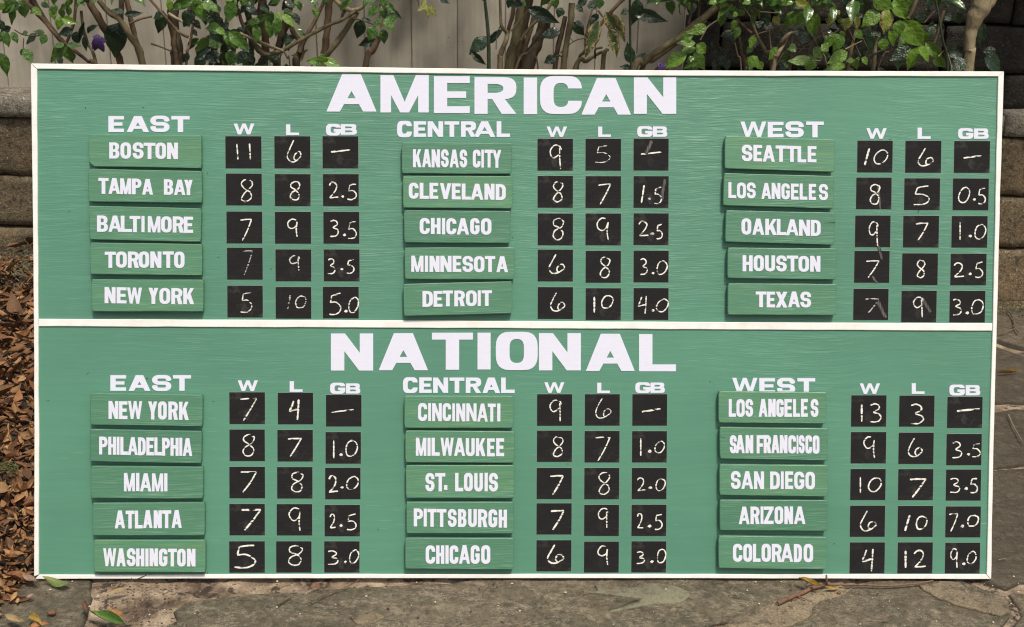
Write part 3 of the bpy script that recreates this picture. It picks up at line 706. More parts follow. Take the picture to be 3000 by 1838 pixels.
# marks: character, box, optional fade (f) and width (w); ~ is a smear from one point to another
MK=[
 ['1,128,203,150,330 1,222,203,242,328,w12|8,163,465,258,637|7,158,758,248,928|7,174,990,256,1178,f.5|5,160,1298,250,1455,f.8',
  '6,503,180,613,345|8,525,482,605,628|9,508,760,590,896|9,522,1030,605,1148,f.8|1,505,1318,535,1430,f.55,w13 0,565,1325,648,1422,f.8',
  '-,830,247,970,276,w12|2,812,487,888,615 .,905,590,925,606 5,948,502,1022,625|3,818,768,888,898 .,915,870,940,892 5,950,778,1020,915,f.9|3,802,1052,862,1172 .,898,1125,918,1142 5,943,1058,1003,1168|5,812,1308,908,1476 .,925,1432,952,1455 0,957,1335,1034,1455'],
 ['9,127,213,220,397|8,148,484,230,640|8,147,755,235,917|6,118,1020,240,1168,w11|6,128,1302,240,1443',
  '5,460,217,575,350,f.85,w7|7,480,500,580,658|9,473,755,568,923|8,495,1040,575,1198|1,443,1328,468,1458,w14 0,505,1322,598,1424',
  '-,800,263,958,292,w11 ~,880,185,835,285|1,798,508,828,648,w13 .,850,606,870,622 5,893,525,955,655 ~,975,470,950,630|2,780,775,860,893 .,866,862,898,882 5,910,798,960,915|3,790,1052,850,1178 .,876,1153,898,1172 0,912,1068,996,1175|4,775,1325,852,1467 .,873,1427,898,1447 0,910,1350,1003,1450'],
 ['1,128,235,175,370,w15 0,200,250,304,360|8,170,502,248,655 ~,232,515,250,690|9,163,780,238,967 ~,225,930,262,1060|7,140,1065,245,1200 ~,190,1185,225,1235|7,135,1345,240,1465,f.6 ~,225,1360,290,1490',
  '6,524,238,645,375,w11|5,490,518,612,665|7,505,785,605,927|8,515,1065,583,1198|9,490,1335,570,1490,f.9 ~,555,1345,620,1450',
  '-,862,290,998,320,w12|0,822,525,910,645 .,930,610,952,630 5,965,530,1028,657|1,828,783,845,922,w10 .,898,878,924,900 0,940,800,1030,913|2,788,1082,870,1197 .,898,1158,920,1180 5,943,1077,1008,1198|3,778,1350,850,1476 .,875,1443,902,1468 0,915,1352,1012,1468'],
 ['7,158,165,285,345,w11|8,174,435,270,600|7,158,705,283,872,w12|7,168,982,315,1152,w15|5,113,1250,280,1430,w13',
  '4,517,177,610,338,w14|7,508,458,615,608,w11|8,535,713,628,867|9,517,978,613,1153|8,512,1257,622,1403',
  '-,830,248,995,283,w10|1,840,473,860,618,w11 .,890,576,915,602 0,935,478,1027,602|2,808,740,885,873,w12 .,898,820,922,840 0,940,745,1035,848|2,818,1022,868,1133 .,890,1100,914,1122 5,943,1022,1020,1148|3,803,1292,885,1402 .,924,1367,945,1390 0,962,1287,1036,1392'],
 ['9,123,182,220,345|8,147,450,232,607|7,125,735,233,890,w13|7,128,990,236,1145,w14|6,108,1246,234,1393,w13',
  '6,462,170,580,320,w8|7,458,452,577,637|8,484,713,577,882|9,482,980,562,1133|9,477,1256,563,1402,w11',
  '-,805,242,948,280,w13|1,788,463,808,602,w11 .,848,548,876,580 0,898,485,976,578|2,768,755,835,860 .,852,820,882,844 0,906,762,982,855|2,768,1018,820,1137 .,845,1103,876,1128 5,898,1022,960,1145|3,763,1300,828,1396 .,866,1364,893,1390 0,915,1280,985,1390'],
 ['1,102,212,122,350,w14 3,168,207,256,357,w11|9,123,452,215,613,w11|1,92,750,112,873,w11 0,158,753,260,862,w11|6,100,996,222,1150,w11|4,108,1268,213,1450,w13',
  '3,467,213,570,370,w11|6,450,460,562,605,w11|7,460,755,590,907,w14|1,425,1027,473,1155,w16 0,507,1038,597,1140,w12|1,423,1282,447,1428,w17 2,493,1288,590,1423,w12',
  '-,815,243,985,273,w15|3,775,490,853,618 .,885,573,910,598 5,920,500,988,610|3,758,756,837,873 .,866,824,895,852 5,905,758,970,876,w12|7,752,1015,825,1157 .,838,1100,866,1130 0,888,1030,977,1118,w12|9,763,1278,823,1428 .,850,1382,876,1404 0,885,1297,958,1397']]
def cr(pts,n=5):
    out=[]
    for i in range(len(pts)-1):
        p0=pts[max(0,i-1)];p1=pts[i];p2=pts[i+1];p3=pts[min(len(pts)-1,i+2)]
        for k in range(n):
            t=k/n
            out.append(tuple(.5*((2*p1[a])+(-p0[a]+p2[a])*t+(2*p0[a]-5*p1[a]+4*p2[a]-p3[a])*t*t+(-p0[a]+3*p1[a]-3*p2[a]+p3[a])*t**3) for a in (0,1)))
    out.append(pts[-1]); return out
DG={
 '0':[[ [(.55,1),(.22,.86),(.02,.45),(.12,.08),(.42,.0),(.78,.14),(1,.55),(.92,.85),(.62,1),(.45,.96)] ],[[(.5,.98),(.15,.72),(.0,.3),(.2,.02),(.6,.05),(.95,.42),(.98,.8),(.7,1),(.4,.92)]]],
 '1':[[[(.2,1),(.6,.5),(.8,0)]],[[(.5,1),(.5,0)]],[[(1,1),(.5,.5),(0,0)]]],
 '2':[[[(.02,.80),(.25,.98),(.62,.96),(.80,.74),(.6,.42),(.05,.04)],[(.05,.04),(.45,.05),(1,.08)]]],
 '3':[[[(.05,.93),(.45,1),(.80,.90),(.82,.72),(.38,.54),(.85,.44),(1,.25),(.70,.06),(.02,.03)]]],
 '4':[[[(.38,.94),(.22,.70),(.02,.44),(.35,.46),(.72,.52)],[(.86,1),(.80,.5),(.74,0)]]],
 '5':[[[(.95,1),(.55,.96),(.24,.92)],[(.24,.92),(.14,.62),(.18,.58),(.60,.58),(.98,.36),(.85,.12),(.45,.02),(.0,.04)]]],
 '6':[[[(.45,1),(.20,.65),(.0,.28),(.18,.02),(.55,.02),(.98,.26),(.88,.46),(.62,.40),(.50,.18),(.62,.05)]]],
 '7':[[[(.0,.94),(.5,.97),(1,.97)],[(1,.97),(.62,.48),(.16,0)]]],
 '8':[[[(.92,.90),(.55,1),(.12,.90),(.10,.70),(.55,.55),(.92,.30),(.75,.04),(.32,.0),(.02,.16),(.2,.40),(.78,.60),(1,.82),(.85,.93)]],
      [[(.85,.95),(.35,.99),(.03,.80),(.25,.60),(.75,.42),(.88,.16),(.45,.0),(.04,.10),(.25,.36),(.62,.52),(.95,.75),(.88,.93)]]],
 '9':[[[(.98,.80),(.80,.97),(.35,.99),(.02,.76),(.12,.52),(.42,.48),(.82,.62)],[(.82,.88),(.84,.45),(.88,0)]],
      [[(.85,.93),(.40,1),(.04,.80),(.06,.58),(.38,.46),(.78,.58),(.92,.80)],[(.92,.84),(.84,.4),(.92,0)]]],
 '.':[[[(.1,.3),(.6,.8),(.9,.5),(.4,.2)]]],
 '-':[[[(0,.18),(.35,.42),(1,.85)]]]}
TH=.0004
mk=0
def ribbon_mesh(name,strokes,wd,base,w0,fade,jit=.14,taper=True):
    vs=[];fs=[];ed=[];fd=[]
    for si,st in enumerate(strokes):
        n=len(st)
        if n<2: continue
        b0=len(vs)
        for i,p in enumerate(st):
            a=st[max(0,i-1)];b=st[min(n-1,i+1)]; d=(b-a); d=d.normalized() if d.length>0 else Vector((1,0,0)); nn=Vector((-d.y,d.x,0))
            hw=wd/2*(1+jit*noise.noise(p*300+Vector((0,0,mk*1.3)))*2)
            if taper and (i==0 or i==n-1): hw*=.6
            z=w0+.00004+.00002*(si*n+i)/4
            ff=fade*(1+.55*noise.noise(p*90+Vector((mk,0,0))))
            for k,e in ((-1,1),(-.5,.35),(0,0),(.5,.35),(1,1)):
                q=p+nn*hw*k; vs.append(Vector((q.x,q.y,z))-base); ed.append(e); fd.append(ff)
        for i in range(n-1):
            for k in range(4):
                a=b0+i*5+k; fs.append((a,a+5,a+6,a+1))
    me=mesh(name,vs,fs)
    for nm,v in (('edge',ed),('fade',fd)):
        at=me.attributes.new(nm,'FLOAT','POINT'); at.data.foreach_set('value',v)
    for p in me.polygons: pass
    bm=bmesh.new(); bm.from_mesh(me)
    for f in bm.faces:
        f.normal_update()
        if f.normal.z<0: f.normal_flip()
    bm.to_mesh(me); bm.free()
    return me
for g in range(6):
    tf=TG[g]
    for c in range(3):
        sq=[tuple(map(float,t.split(','))) for t in SQ[g][c].split()]
        mk_=MK[g][c].split('|')
        for r_ in range(5):
            x0,y0,x1,y1=sq[r_]; cx,cy=(x0+x1)/2,(y0+y1)/2
            ce=bp(*tf(cx,cy),TH); l=bp(*tf(x0,cy),TH); rgt=bp(*tf(x1,cy),TH); t_=bp(*tf(cx,y0),TH); b_=bp(*tf(cx,y1),TH)
            hw=(rgt-l).length/2; hh=(t_-b_).length/2; a=math.atan2((rgt-l).y,(rgt-l).x)
            if abs(a)>.004: a*=.6
            base=Vector((ce.x,ce.y,0)); ca,sa=math.cos(a),math.sin(a)
            def cn(x,y,z): return (x*ca-y*sa,x*sa+y*ca,z)
            vs=[];e=.0008
            for (X,Y,Z) in ((hw+e,hh+e,.0001),(hw,hh,TH)):
                vs+= [cn(-X,-Y,Z),cn(X,-Y,Z),cn(X,Y,Z),cn(-X,Y,Z)]
            me=mesh('chalk_square',vs,[(4,5,6,7),(0,1,5,4),(1,2,6,5),(2,3,7,6),(3,0,4,7)])
            so=link('chalk_square',me,MAT_SLATE,board); so.location=base
            me.materials.append(MAT_SLATE_EDGE)
            for p in me.polygons[1:]: p.material_index=1
            for tok in mk_[r_].split():
                q=tok.split(','); ch=q[0]; X0,Y0,X1,Y1=map(float,q[1:5]); fade=1.0; wd=10.0
                for ex in q[5:]:
                    if ex[0]=='f': fade=float(ex[1:])
                    if ex[0]=='w': wd=float(ex[1:])
                mk+=1
                if ch=='~':
                    P0=bp(*tf(X0,Y0),TH); P1=bp(*tf(X1,Y1),TH)
                    me=ribbon_mesh('chalk_smear',[[P0.lerp(P1,i/8) for i in range(9)]],(34 if (g,c)!=(2,0) or r_==4 else 22)/k2/FPX*3.05,base,TH,.19,.1)
                    link('chalk_smear',me,MAT_SMEAR,so); continue
                var=DG[ch]; v=var[mk%len(var)]
                if ch=='1': v=var[0] if (g,c,r_)==(0,0,0) else (var[2] if X1-X0>29 else var[1])
                if ch=='1' and v is var[1]: X0+=wd/2-2; X1-=wd/2-2
                st=[]
                inset=wd/2*.8 if ch not in '.-' else 2
                for s_ in v:
                    pts=cr([(x+rnd.uniform(-.025,.025),y+rnd.uniform(-.02,.02)) for x,y in s_],5)
                    row=[]
                    for x,y in pts:
                        px_=X0+inset+(X1-X0-2*inset)*x; py_=Y1-inset-(Y1-Y0-2*inset)*y
                        row.append(bp(*tf(px_,py_),TH))
                    st.append(row)
                if ch=='.': wd=11
                me=ribbon_mesh('chalk_digit',st,(wd*1.0)/k2/FPX*3.05,base,TH,fade)
                link('chalk_digit',me,MAT_CHALK,so)

# ---- name plaques
PT=.019; PB=.006
PLQ=[
 (0,'BOSTON','47,183 852,190 852,425 50,412','240,355,244,362','B195-267 O275-350 S362-440 T440-525 O525-600 N608-685'),
 (0,'TAMPA BAY','45,428 853,445 857,672 47,664','494,608,508,617','T118-190 A190-272 M273-352 P357-425 A430-507 B585-652 A657-738 Y730-790'),
 (0,'BALTIMORE','47,692 852,711 848,951 55,933','762,878,771,886','B108-185 A190-282 L277-357 T340-417 I425-447 M470-560 O565-640 R648-727 E727-793'),
 (0,'TORONTO','57,955 857,966 857,1190 58,1182','1020,1135,1020,1138','T163-243 O243-320 R328-407 O405-480 N488-567 T577-655 O658-732'),
 (0,'NEW YORK','68,1217 867,1220 866,1448 70,1446','1272,1387,1282,1397','N162-240 E248-318 W322-428 Y475-545 O553-630 R638-717 K723-800'),
 (1,'KANSAS CITY','90,217 875,220 872,442 90,438','265,394,270,397','K170-230 A236-300 N303-363 S370-425 A432-497 S503-557 C597-652 I658-676 T681-745 Y737-800'),
 (1,'CLEVELAND','97,453 880,457 878,688 98,683','503,617,514,628','C140-210 L218-283 E288-350 V362-443 E447-510 L518-583 A583-672 N680-752 D760-832'),
 (1,'CHICAGO','104,700 866,705 862,936 107,931','755,870,758,875','C218-290 H298-367 I377-400 C408-480 A483-570 G578-645 O655-730'),
 (1,'MINNESOTA','109,966 895,965 893,1195 112,1192','1025,1140,1028,1142','M158-245 I255-278 N288-360 N365-445 E453-515 S523-600 O605-680 T683-757 A765-848'),
 (1,'DETROIT','100,1226 878,1206 878,1435 105,1455','1277,1390,1270,1382','D238-312 E317-380 T383-455 R465-540 O548-625 I632-654 T660-733'),
 (2,'SEATTLE','84,172 868,196 862,428 80,403','232,350,245,360','S202-278 E285-347 A352-438 T443-522 T520-600 L600-662 E672-735'),
 (2,'LOS ANGELES','75,435 862,456 857,689 68,666','500,613,515,630','L107-163 O168-232 S238-302 A342-412 N415-478 G485-545 E553-608 L615-670 E680-732 S752-818'),
 (2,'OAKLAND','90,700 867,717 860,948 83,926','757,873,770,884','O200-270 A278-362 K370-452 L452-520 A518-607 N610-690 D695-765'),
 (2,'HOUSTON','102,966 880,972 875,1196 100,1185','1020,1135,1027,1140','H208-280 O287-360 U368-440 S448-523 T523-605 O607-682 N690-763'),
 (2,'TEXAS','104,1222 880,1226 875,1449 102,1446','1280,1392,1282,1395','T302-378 E380-440 X445-528 A533-617 S620-697'),
 (3,'NEW YORK','60,178 862,190 858,417 60,405','235,362,240,370','N190-260 E265-325 W330-430 Y473-537 O543-605 R617-685 K693-762'),
 (3,'PHILADELPHIA','58,435 856,450 852,682 57,666','490,617,500,628','P123-183 H188-243 I248-268 L274-328 A328-398 D400-455 E460-513 L517-573 P572-628 H632-690 I695-716 A720-787'),
 (3,'MIAMI','62,699 865,703 863,932 63,929','748,878,752,880','M300-378 I386-410 A415-495 M500-580 I587-610'),
 (3,'ATLANTA','75,962 876,958 875,1195 76,1195','1018,1145,1013,1140','A235-307 T312-375 L378-433 A437-503 N512-570 T572-637 A640-712'),
 (3,'WASHINGTON','84,1227 881,1227 880,1457 86,1455','1285,1413,1290,1415','W152-245 A247-312 S320-383 H387-445 I453-475 N483-543 G550-610 T613-677 O680-740 N750-810'),
 (4,'CINCINNATI','60,197 836,199 836,429 60,427','250,378,254,382','C158-222 I230-250 N258-327 C333-393 I402-421 N430-495 N502-575 A580-655 T655-712 I722-745'),
 (4,'MILWAUKEE','66,446 845,450 843,677 66,673','497,625,502,630','M142-217 I225-247 L254-312 W318-412 A415-493 U498-562 K570-638 E650-705 E715-772'),
 (4,'ST. LOUIS','69,693 843,692 842,928 71,928','750,880,748,880','S210-275 T280-352 .343-367 L422-480 O485-548 U558-620 I632-655 S663-728'),
 (4,'PITTSBURGH','73,953 840,955 838,1181 74,1180','1003,1130,1010,1138','P127-193 I198-220 T225-290 T292-360 S370-433 B443-503 U515-577 R585-652 G660-723 H733-792'),
 (4,'CHICAGO','65,1210 842,1212 838,1438 65,1433','1265,1395,1265,1397','C212-280 H287-345 I353-376 C383-445 A450-528 G533-597 O608-673'),
 (5,'LOS ANGELES','86,166 860,173 852,397 86,390','222,348,220,348','L158-210 O213-272 S277-332 A372-435 N440-493 G497-550 E555-610 L617-667 E673-722 S742-798'),
 (5,'SAN FRANCISCO','93,421 867,430 865,660 95,647','478,607,480,610','S165-215 A207-272 N278-333 F357-407 R407-460 A462-520 N522-577 C583-638 I642-655 S657-700 C705-752 O757-805'),
 (5,'SAN DIEGO','92,686 866,693 863,918 92,907','735,862,740,865','S173-243 A248-332 N338-410 D453-522 I530-550 E560-618 G625-697 O705-773'),
 (5,'ARIZONA','93,938 866,943 862,1163 94,1158','988,1113,988,1113','A230-307 R313-378 I385-405 Z407-478 O485-547 N555-617 A623-705'),
 (5,'COLORADO','86,1195 860,1205 857,1438 86,1428','1253,1380,1255,1385','C188-255 O262-325 L330-385 O392-458 R465-535 A530-617 D622-680 O692-760')]
secs=['upper (American) east','upper (American) central','upper (American) west','lower (National) east','lower (National) central','lower (National) west']
notes={('SEATTLE',2):'yellowish green plaque tilted clockwise reading SEATTLE, under the heading WEST',('DETROIT',1):'green plaque tilted counterclockwise reading DETROIT at the foot of its column',
 ('OAKLAND',2):'green plaque with a split at its right edge reading OAKLAND',('SAN FRANCISCO',5):'green plaque with a cracked left edge reading SAN FRANCISCO',
 ('BOSTON',0):'green plaque with a chipped lower left corner reading BOSTON'}
for gi,txt,qd,yy,lt in PLQ:
    tf=TP[gi]; q=[bp(*tf(*map(float,t.split(','))),PT) for t in qd.split()]
    cen=sum(q,Vector((0,0,0)))/4; base=Vector((cen.x,cen.y,0))
    root=empty('name_plaque'); root.matrix_world=BW@Matrix.Translation(base)
    lab=notes.get((txt,gi)) or 'green wooden plaque reading %s in the %s column'%(txt,secs[gi])
    tag(root,lab,'name plaque','team name plaques on the scoreboard')
    # outline with worn edges
    pts=[]
    for i in range(4):
        a,b=q[i],q[(i+1)%4]; k=22 if i%2==0 else 8
        nrm=Vector(((b-a).y,-(b-a).x,0)).normalized()
        for j in range(k):
            t=j/k; p=a.lerp(b,t)
            am=.0005*noise.noise(p*9+Vector((0,0,gi)))+.00025*noise.noise(p*90)
            if j==0: p=p+(cen-p).normalized()*.0016
            pts.append(p+nrm*am)
    if txt=='BOSTON': pts=[p+Vector((max(0,.010-(p-q[3]).length)*.55,max(0,.010-(p-q[3]).length)*.45,0)) for p in pts]
    m=len(pts); vs=[]
    for ins,wv in ((.0016,PT),(.0006,PT-.0005),(0,PT-.0016),(0,PB)):
        for p in pts:
            d=(cen-p); vs.append(Vector((p.x+math.copysign(min(ins,abs(d.x)),d.x),p.y+math.copysign(min(ins,abs(d.y)),d.y),wv))-base)
    fs=[tuple(range(m))]
    for l in range(3):
        for i in range(m):
            j=(i+1)%m; fs.append((l*m+i,l*m+j,(l+1)*m+j,(l+1)*m+i))
    me=mesh('board',vs,fs); bm=bmesh.new(); bm.from_mesh(me); bmesh.ops.recalc_face_normals(bm,faces=bm.faces)
    bm.faces.ensure_lookup_table()
    if bm.faces[0].normal.z<0: bmesh.ops.reverse_faces(bm,faces=bm.faces)
    bm.to_mesh(me); bm.free()
    link('board',me,MAT_PLAQUE,root)
    # unseen spacer pad, added to lift the plaque so the gap falls dark
    hx,hy=(q[1]-q[0]).length*.33,.018
    v=[(sx*hx,sy*hy,z) for z in (.0002,PB-.0002) for sx,sy in ((-1,-1),(1,-1),(1,1),(-1,1))]
    link('spacer_pad',mesh('spacer_pad',v,[(4,5,6,7),(0,1,5,4),(1,2,6,5),(2,3,7,6),(3,0,4,7)]),MAT_SLATE,root)
    items=[(t[0],*map(float,t[1:].split('-'))) for t in lt.split()]
    a0,b0,a1,b1=map(float,yy.split(',')); X0,X1=items[0][1],items[-1][2]
    th=.0009
    for ch,x0,x1 in items:
        yt=lambda x:a0+(a1-a0)*(x-X0)/(X1-X0); yb=lambda x:b0+(b1-b0)*(x-X0)/(X1-X0)
        j=rnd.uniform(-1.2,1.2)
        top0,top1,bo0,bo1=yt(x0)+j,yt(x1)+j,yb(x0)+j,yb(x1)+j
        if ch=='.': top0=top1=835; bo0=bo1=869
        c=[bp(*tf(*p),PT+th) for p in ((x0,bo0),(x1,bo1),(x1,top1),(x0,top0))]
        hpx=b0-a0
        letter('letter',ch,False,c,PT,th,root,base,MAT_LETTER,s=(26.5 if gi<3 and txt!='KANSAS CITY' and not (gi==2 and txt=='LOS ANGELES') else 23.5)/hpx if txt not in('SAN FRANCISCO','PHILADELPHIA','LOS ANGELES','CINCINNATI','KANSAS CITY') else 21.5/hpx, h=.19)
    if txt in('OAKLAND','SAN FRANCISCO'):   # the split in the wood
        e=[(778,792,866,789,3.2)] if txt=='OAKLAND' else [(97,490,140,498,2.2)]
        for (xa,ya,xb,yb_,wd) in e:
            A_,B_=bp(*tf(xa,ya),PT),bp(*tf(xb,yb_),PT); W_=wd/kk/FPX*3.05
            if txt!='OAKLAND': A_,B_=B_,A_
            V=[Vector((A_.x,A_.y,PT+.0003))-base,Vector((B_.x,B_.y-W_,PT+.0003))-base,Vector((B_.x,B_.y+W_,PT+.0003))-base]
            link('split',mesh('split',V,[(0,1,2)]),MAT_FLECK,root)
# dark hairs and flecks caught in the paint
def fleck(px,py,L,ang_,curve):
    pts=[]
    for i in range(7):
        t=i/6; a=R(ang_)+curve*(t-.5)
        pts.append((t,a))
    x,y=px,py; P=[]
    for t,a in pts: P.append(bp(x,y,.0003)); x+=L/6*math.cos(a); y-=L/6*math.sin(a)
    base=Vector((P[0].x,P[0].y,0))
    me=ribbon_mesh('bristle',[P],.0011,base,.0003,1.0)
    o=link('bristle',me,MAT_FLECK,board); o.location=base
for a in ((250,315,8,-60,1.5),(418,315,6,0,3),(608,505,9,-70,2),(200,621,7,0,1),(497,606,9,30,1.5),(637,755,6,10,1),(253,1098,9,50,1.6),(430,1108,10,20,5),(137,1175,9,20,2),(605,1680,10,80,4.5),
  (622,1177,7,0,1.4),(2112,703,8,80,1),(2686,625,12,75,2.4),(2079,1123,7,80,1),(2440,1595,7,20,1),(2605,410,6,0,1),(1500,700,6,60,1),(1660,1360,6,0,1),(1105,1556,7,70,1.5),(790,790,8,20,1)): fleck(*a)

# ------------------------------------------------------------------ plants behind the board
def leaf_mesh(name, seed, wid=.46, nx=7, tipk=1.6, fold=.22, curl=.18, wave=.02, notch=0):
    """Length 1 along +X, midrib on X, blade faces +Z."""
    r=random.Random(seed); vs=[];fs=[];mid=[];al=[]
    ph=r.uniform(0,6)
    for i in range(nx+1):
        t=i/nx
        sh=(math.sin(math.pi*t**.74)**.9 if 0<t<.999 else 0)*(1-.55*max(0,t-.6)*tipk)
        wd=wid/2*max(sh,.012)
        zc=-curl*t*t+.02*math.sin(t*5+ph)
        for k,e in ((-1,1),(-.5,.5),(0,0),(.5,.5),(1,1)):
            rag=1+(r.uniform(-notch,notch*.3) if e==1 else 0)
            y=wd*k*rag; z=zc+abs(y)*fold*2-abs(k)**2*wd*.25+wave*e*math.sin(t*13+ph+k)
            vs.append((t,y,z)); mid.append(e); al.append(t)
    for i in range(nx):
        for k in range(4): a=i*5+k; fs.append((a,a+5,a+6,a+1))
    me=mesh(name,vs,fs,True)
    for nm,v in (('mid',mid),('along',al)):
        at=me.attributes.new(nm,'FLOAT','POINT'); at.data.foreach_set('value',v)
    return me
LM={}
def leaf_data(kind,v):
    if (kind,v) not in LM:
        wid=1.0; me=leaf_mesh('leaf',v*7+3,wid,7,1.2+.3*(v%3),.16+.07*(v%3),(.10,.22,.34,.16)[v%4],.030+.015*(v%2),.10 if kind in 'v' else (.03 if kind=='y' else .0))
        me.materials.append(LEAFM[kind]); LM[(kind,v)]=me
    return LM[(kind,v)]
def frame_from(L, nrm):
    x=L.normalized(); z=(nrm-x*nrm.dot(x)).normalized(); y=z.cross(x); return Matrix((x,y,z)).transposed()
nleaf=0
def add_leaf(root, bx,by,tx,ty,wpx,kind,Y,bend=None,tilt=None):
    global nleaf; nleaf+=1
    base=aty(bx,by,Y); tip=aty(tx,ty,Y+rnd.uniform(-.012,.004))
    L=tip-base; ln=L.length*1.02; dep=(base-CP).length; wd=wpx/FPX*dep
    tocam=(CP-base).normalized()
    a=rnd.uniform(-.55,.55) if tilt is None else tilt
    n=(tocam+Vector((rnd.uniform(-.35,.35),0,rnd.uniform(.0,.75)))).normalized()
    rot=Matrix.Rotation(a*.5,3,L.normalized())
    Mx=frame_from(L, rot@n)
    o=bpy.data.objects.new('leaf',leaf_data(kind,rnd.randrange(6))); COL.objects.link(o)
    o.matrix_world=Matrix.Translation(base)@(Mx@Matrix.Diagonal((ln,wd*1.05,ln*.8))).to_4x4()
    o.parent=root; o.matrix_parent_inverse=Matrix.Translation(root.location).inverted()
    return o
def tube(name, pts, radii, mat, parent=None, sides=7, knob=.0, origin=Vector((0,0,0))):
    n=len(pts); vs=[];fs=[]
    up=Vector((0,1,0.1)).normalized(); sd_=rnd.uniform(0,50)
    for i,p in enumerate(pts):
        d=(pts[min(n-1,i+1)]-pts[max(0,i-1)]).normalized()
        a=d.cross(up).normalized(); b=d.cross(a).normalized()
        for k in range(sides):
            t=k/sides*2*math.pi; rr_=radii[i]*(1+knob*noise.noise(p*38+Vector((k*.6,sd_,0))))
            vs.append(p+(a*math.cos(t)+b*math.sin(t))*rr_-origin)
    for i in range(n-1):
        for k in range(sides): fs.append((i*sides+k,i*sides+(k+1)%sides,(i+1)*sides+(k+1)%sides,(i+1)*sides+k))
    fs.append(tuple(range(sides))); fs.append(tuple(range((n-1)*sides,n*sides))[::-1])
    return link(name,mesh(name,vs,fs,True),mat,parent)
def cr3(P,n=6):
    out=[]
    for i in range(len(P)-1):
        p0=P[max(0,i-1)];p1=P[i];p2=P[i+1];p3=P[min(len(P)-1,i+2)]
        for k in range(n):
            t=k/n; out.append(.5*(2*p1+(p2-p0)*t+(2*p0-5*p1+4*p2-p3)*t*t+(-p0+3*p1-3*p2+p3)*t**3))
    out.append(P[-1]); return out
TO=[zb(0,0,3.08),zb(700,0,3.08),zb(1400,0,3.08),zb(2200,0,3.08)]
def stem(root, reg, s, wpx, kind, Y0, Y1=None, ground=True, wend=None):
    tf=TO[reg]; P=[]; q=[tuple(map(float,t.split(','))) for t in s.split()]
    Y1=Y0 if Y1 is None else Y1; n=len(q)
    for i,(x,y) in enumerate(q):
        Y=Y0+(Y1-Y0)*i/(n-1)+ (rnd.uniform(-.012,.012) if 0<i<n-1 else 0)
        P.append(aty(*tf(x,y),Y))
    dep=(P[0]-CP).length; r0=wpx/3.08/FPX*dep/2
    r1=r0 if wend is None else wend/3.08/FPX*dep/2
    if q[-1][1]>560 and ground:
        d=(P[-1]-P[-2]).normalized(); e=P[-1]; gx=e.x+d.x*.25; P+= [Vector(((e.x+gx)/2,e.y-.01,e.z*.55)),Vector((gx,e.y-.02,-.04))]
    C_=cr3(P,6); m=len(C_)
    rad=[(r0+(r1-r0)*min(1,i/max(1,(n-1)*6)))*(1+.10*noise.noise(C_[i]*22)) for i in range(m)]
    return tube('stem' if kind=='g' else 'branch',C_,rad,BARK[kind],root,9 if r0>.008 else 6,.34 if r0>.006 else .15,root.location)

sh=[empty('shrub',(-1.25,1.75,0)),empty('shrub',(-.55,1.75,0)),empty('shrub',(.1,1.78,0)),empty('shrub',(1.15,1.7,0))]
tag(sh[0],'leafy shrub with slanting brown stems at the far left behind the board','shrub','shrubs behind the scoreboard')
tag(sh[1],'dense glossy shrub with many crossing brown branches left of the bare fence gap','shrub','shrubs behind the scoreboard')
tag(sh[2],'thick olive stemmed shrub with a few dark and blotched leaves at the middle','shrub','shrubs behind the scoreboard')
tag(sh[3],'bright green shrub spreading in front of the dark stone wall','shrub','shrubs behind the scoreboard')
tree=empty('small_tree',(1.45,1.72,0)); tag(tree,'tan forked trunk of a small tree in front of the dark stone wall','tree')
rod=[empty('sapling',(-.12,1.7,0)),empty('sapling',(.42,1.7,0)),empty('sapling',(1.4,1.65,0))]
tag(rod[0],'dark straight green stem with curled dark leaves right of the bare fence gap','sapling')
tag(rod[1],'thin dark sapling with rounded leaves, left of the long slanting olive branch','sapling')
tag(rod[2],'thin leafless green stem standing left of the tan tree trunk','sapling')
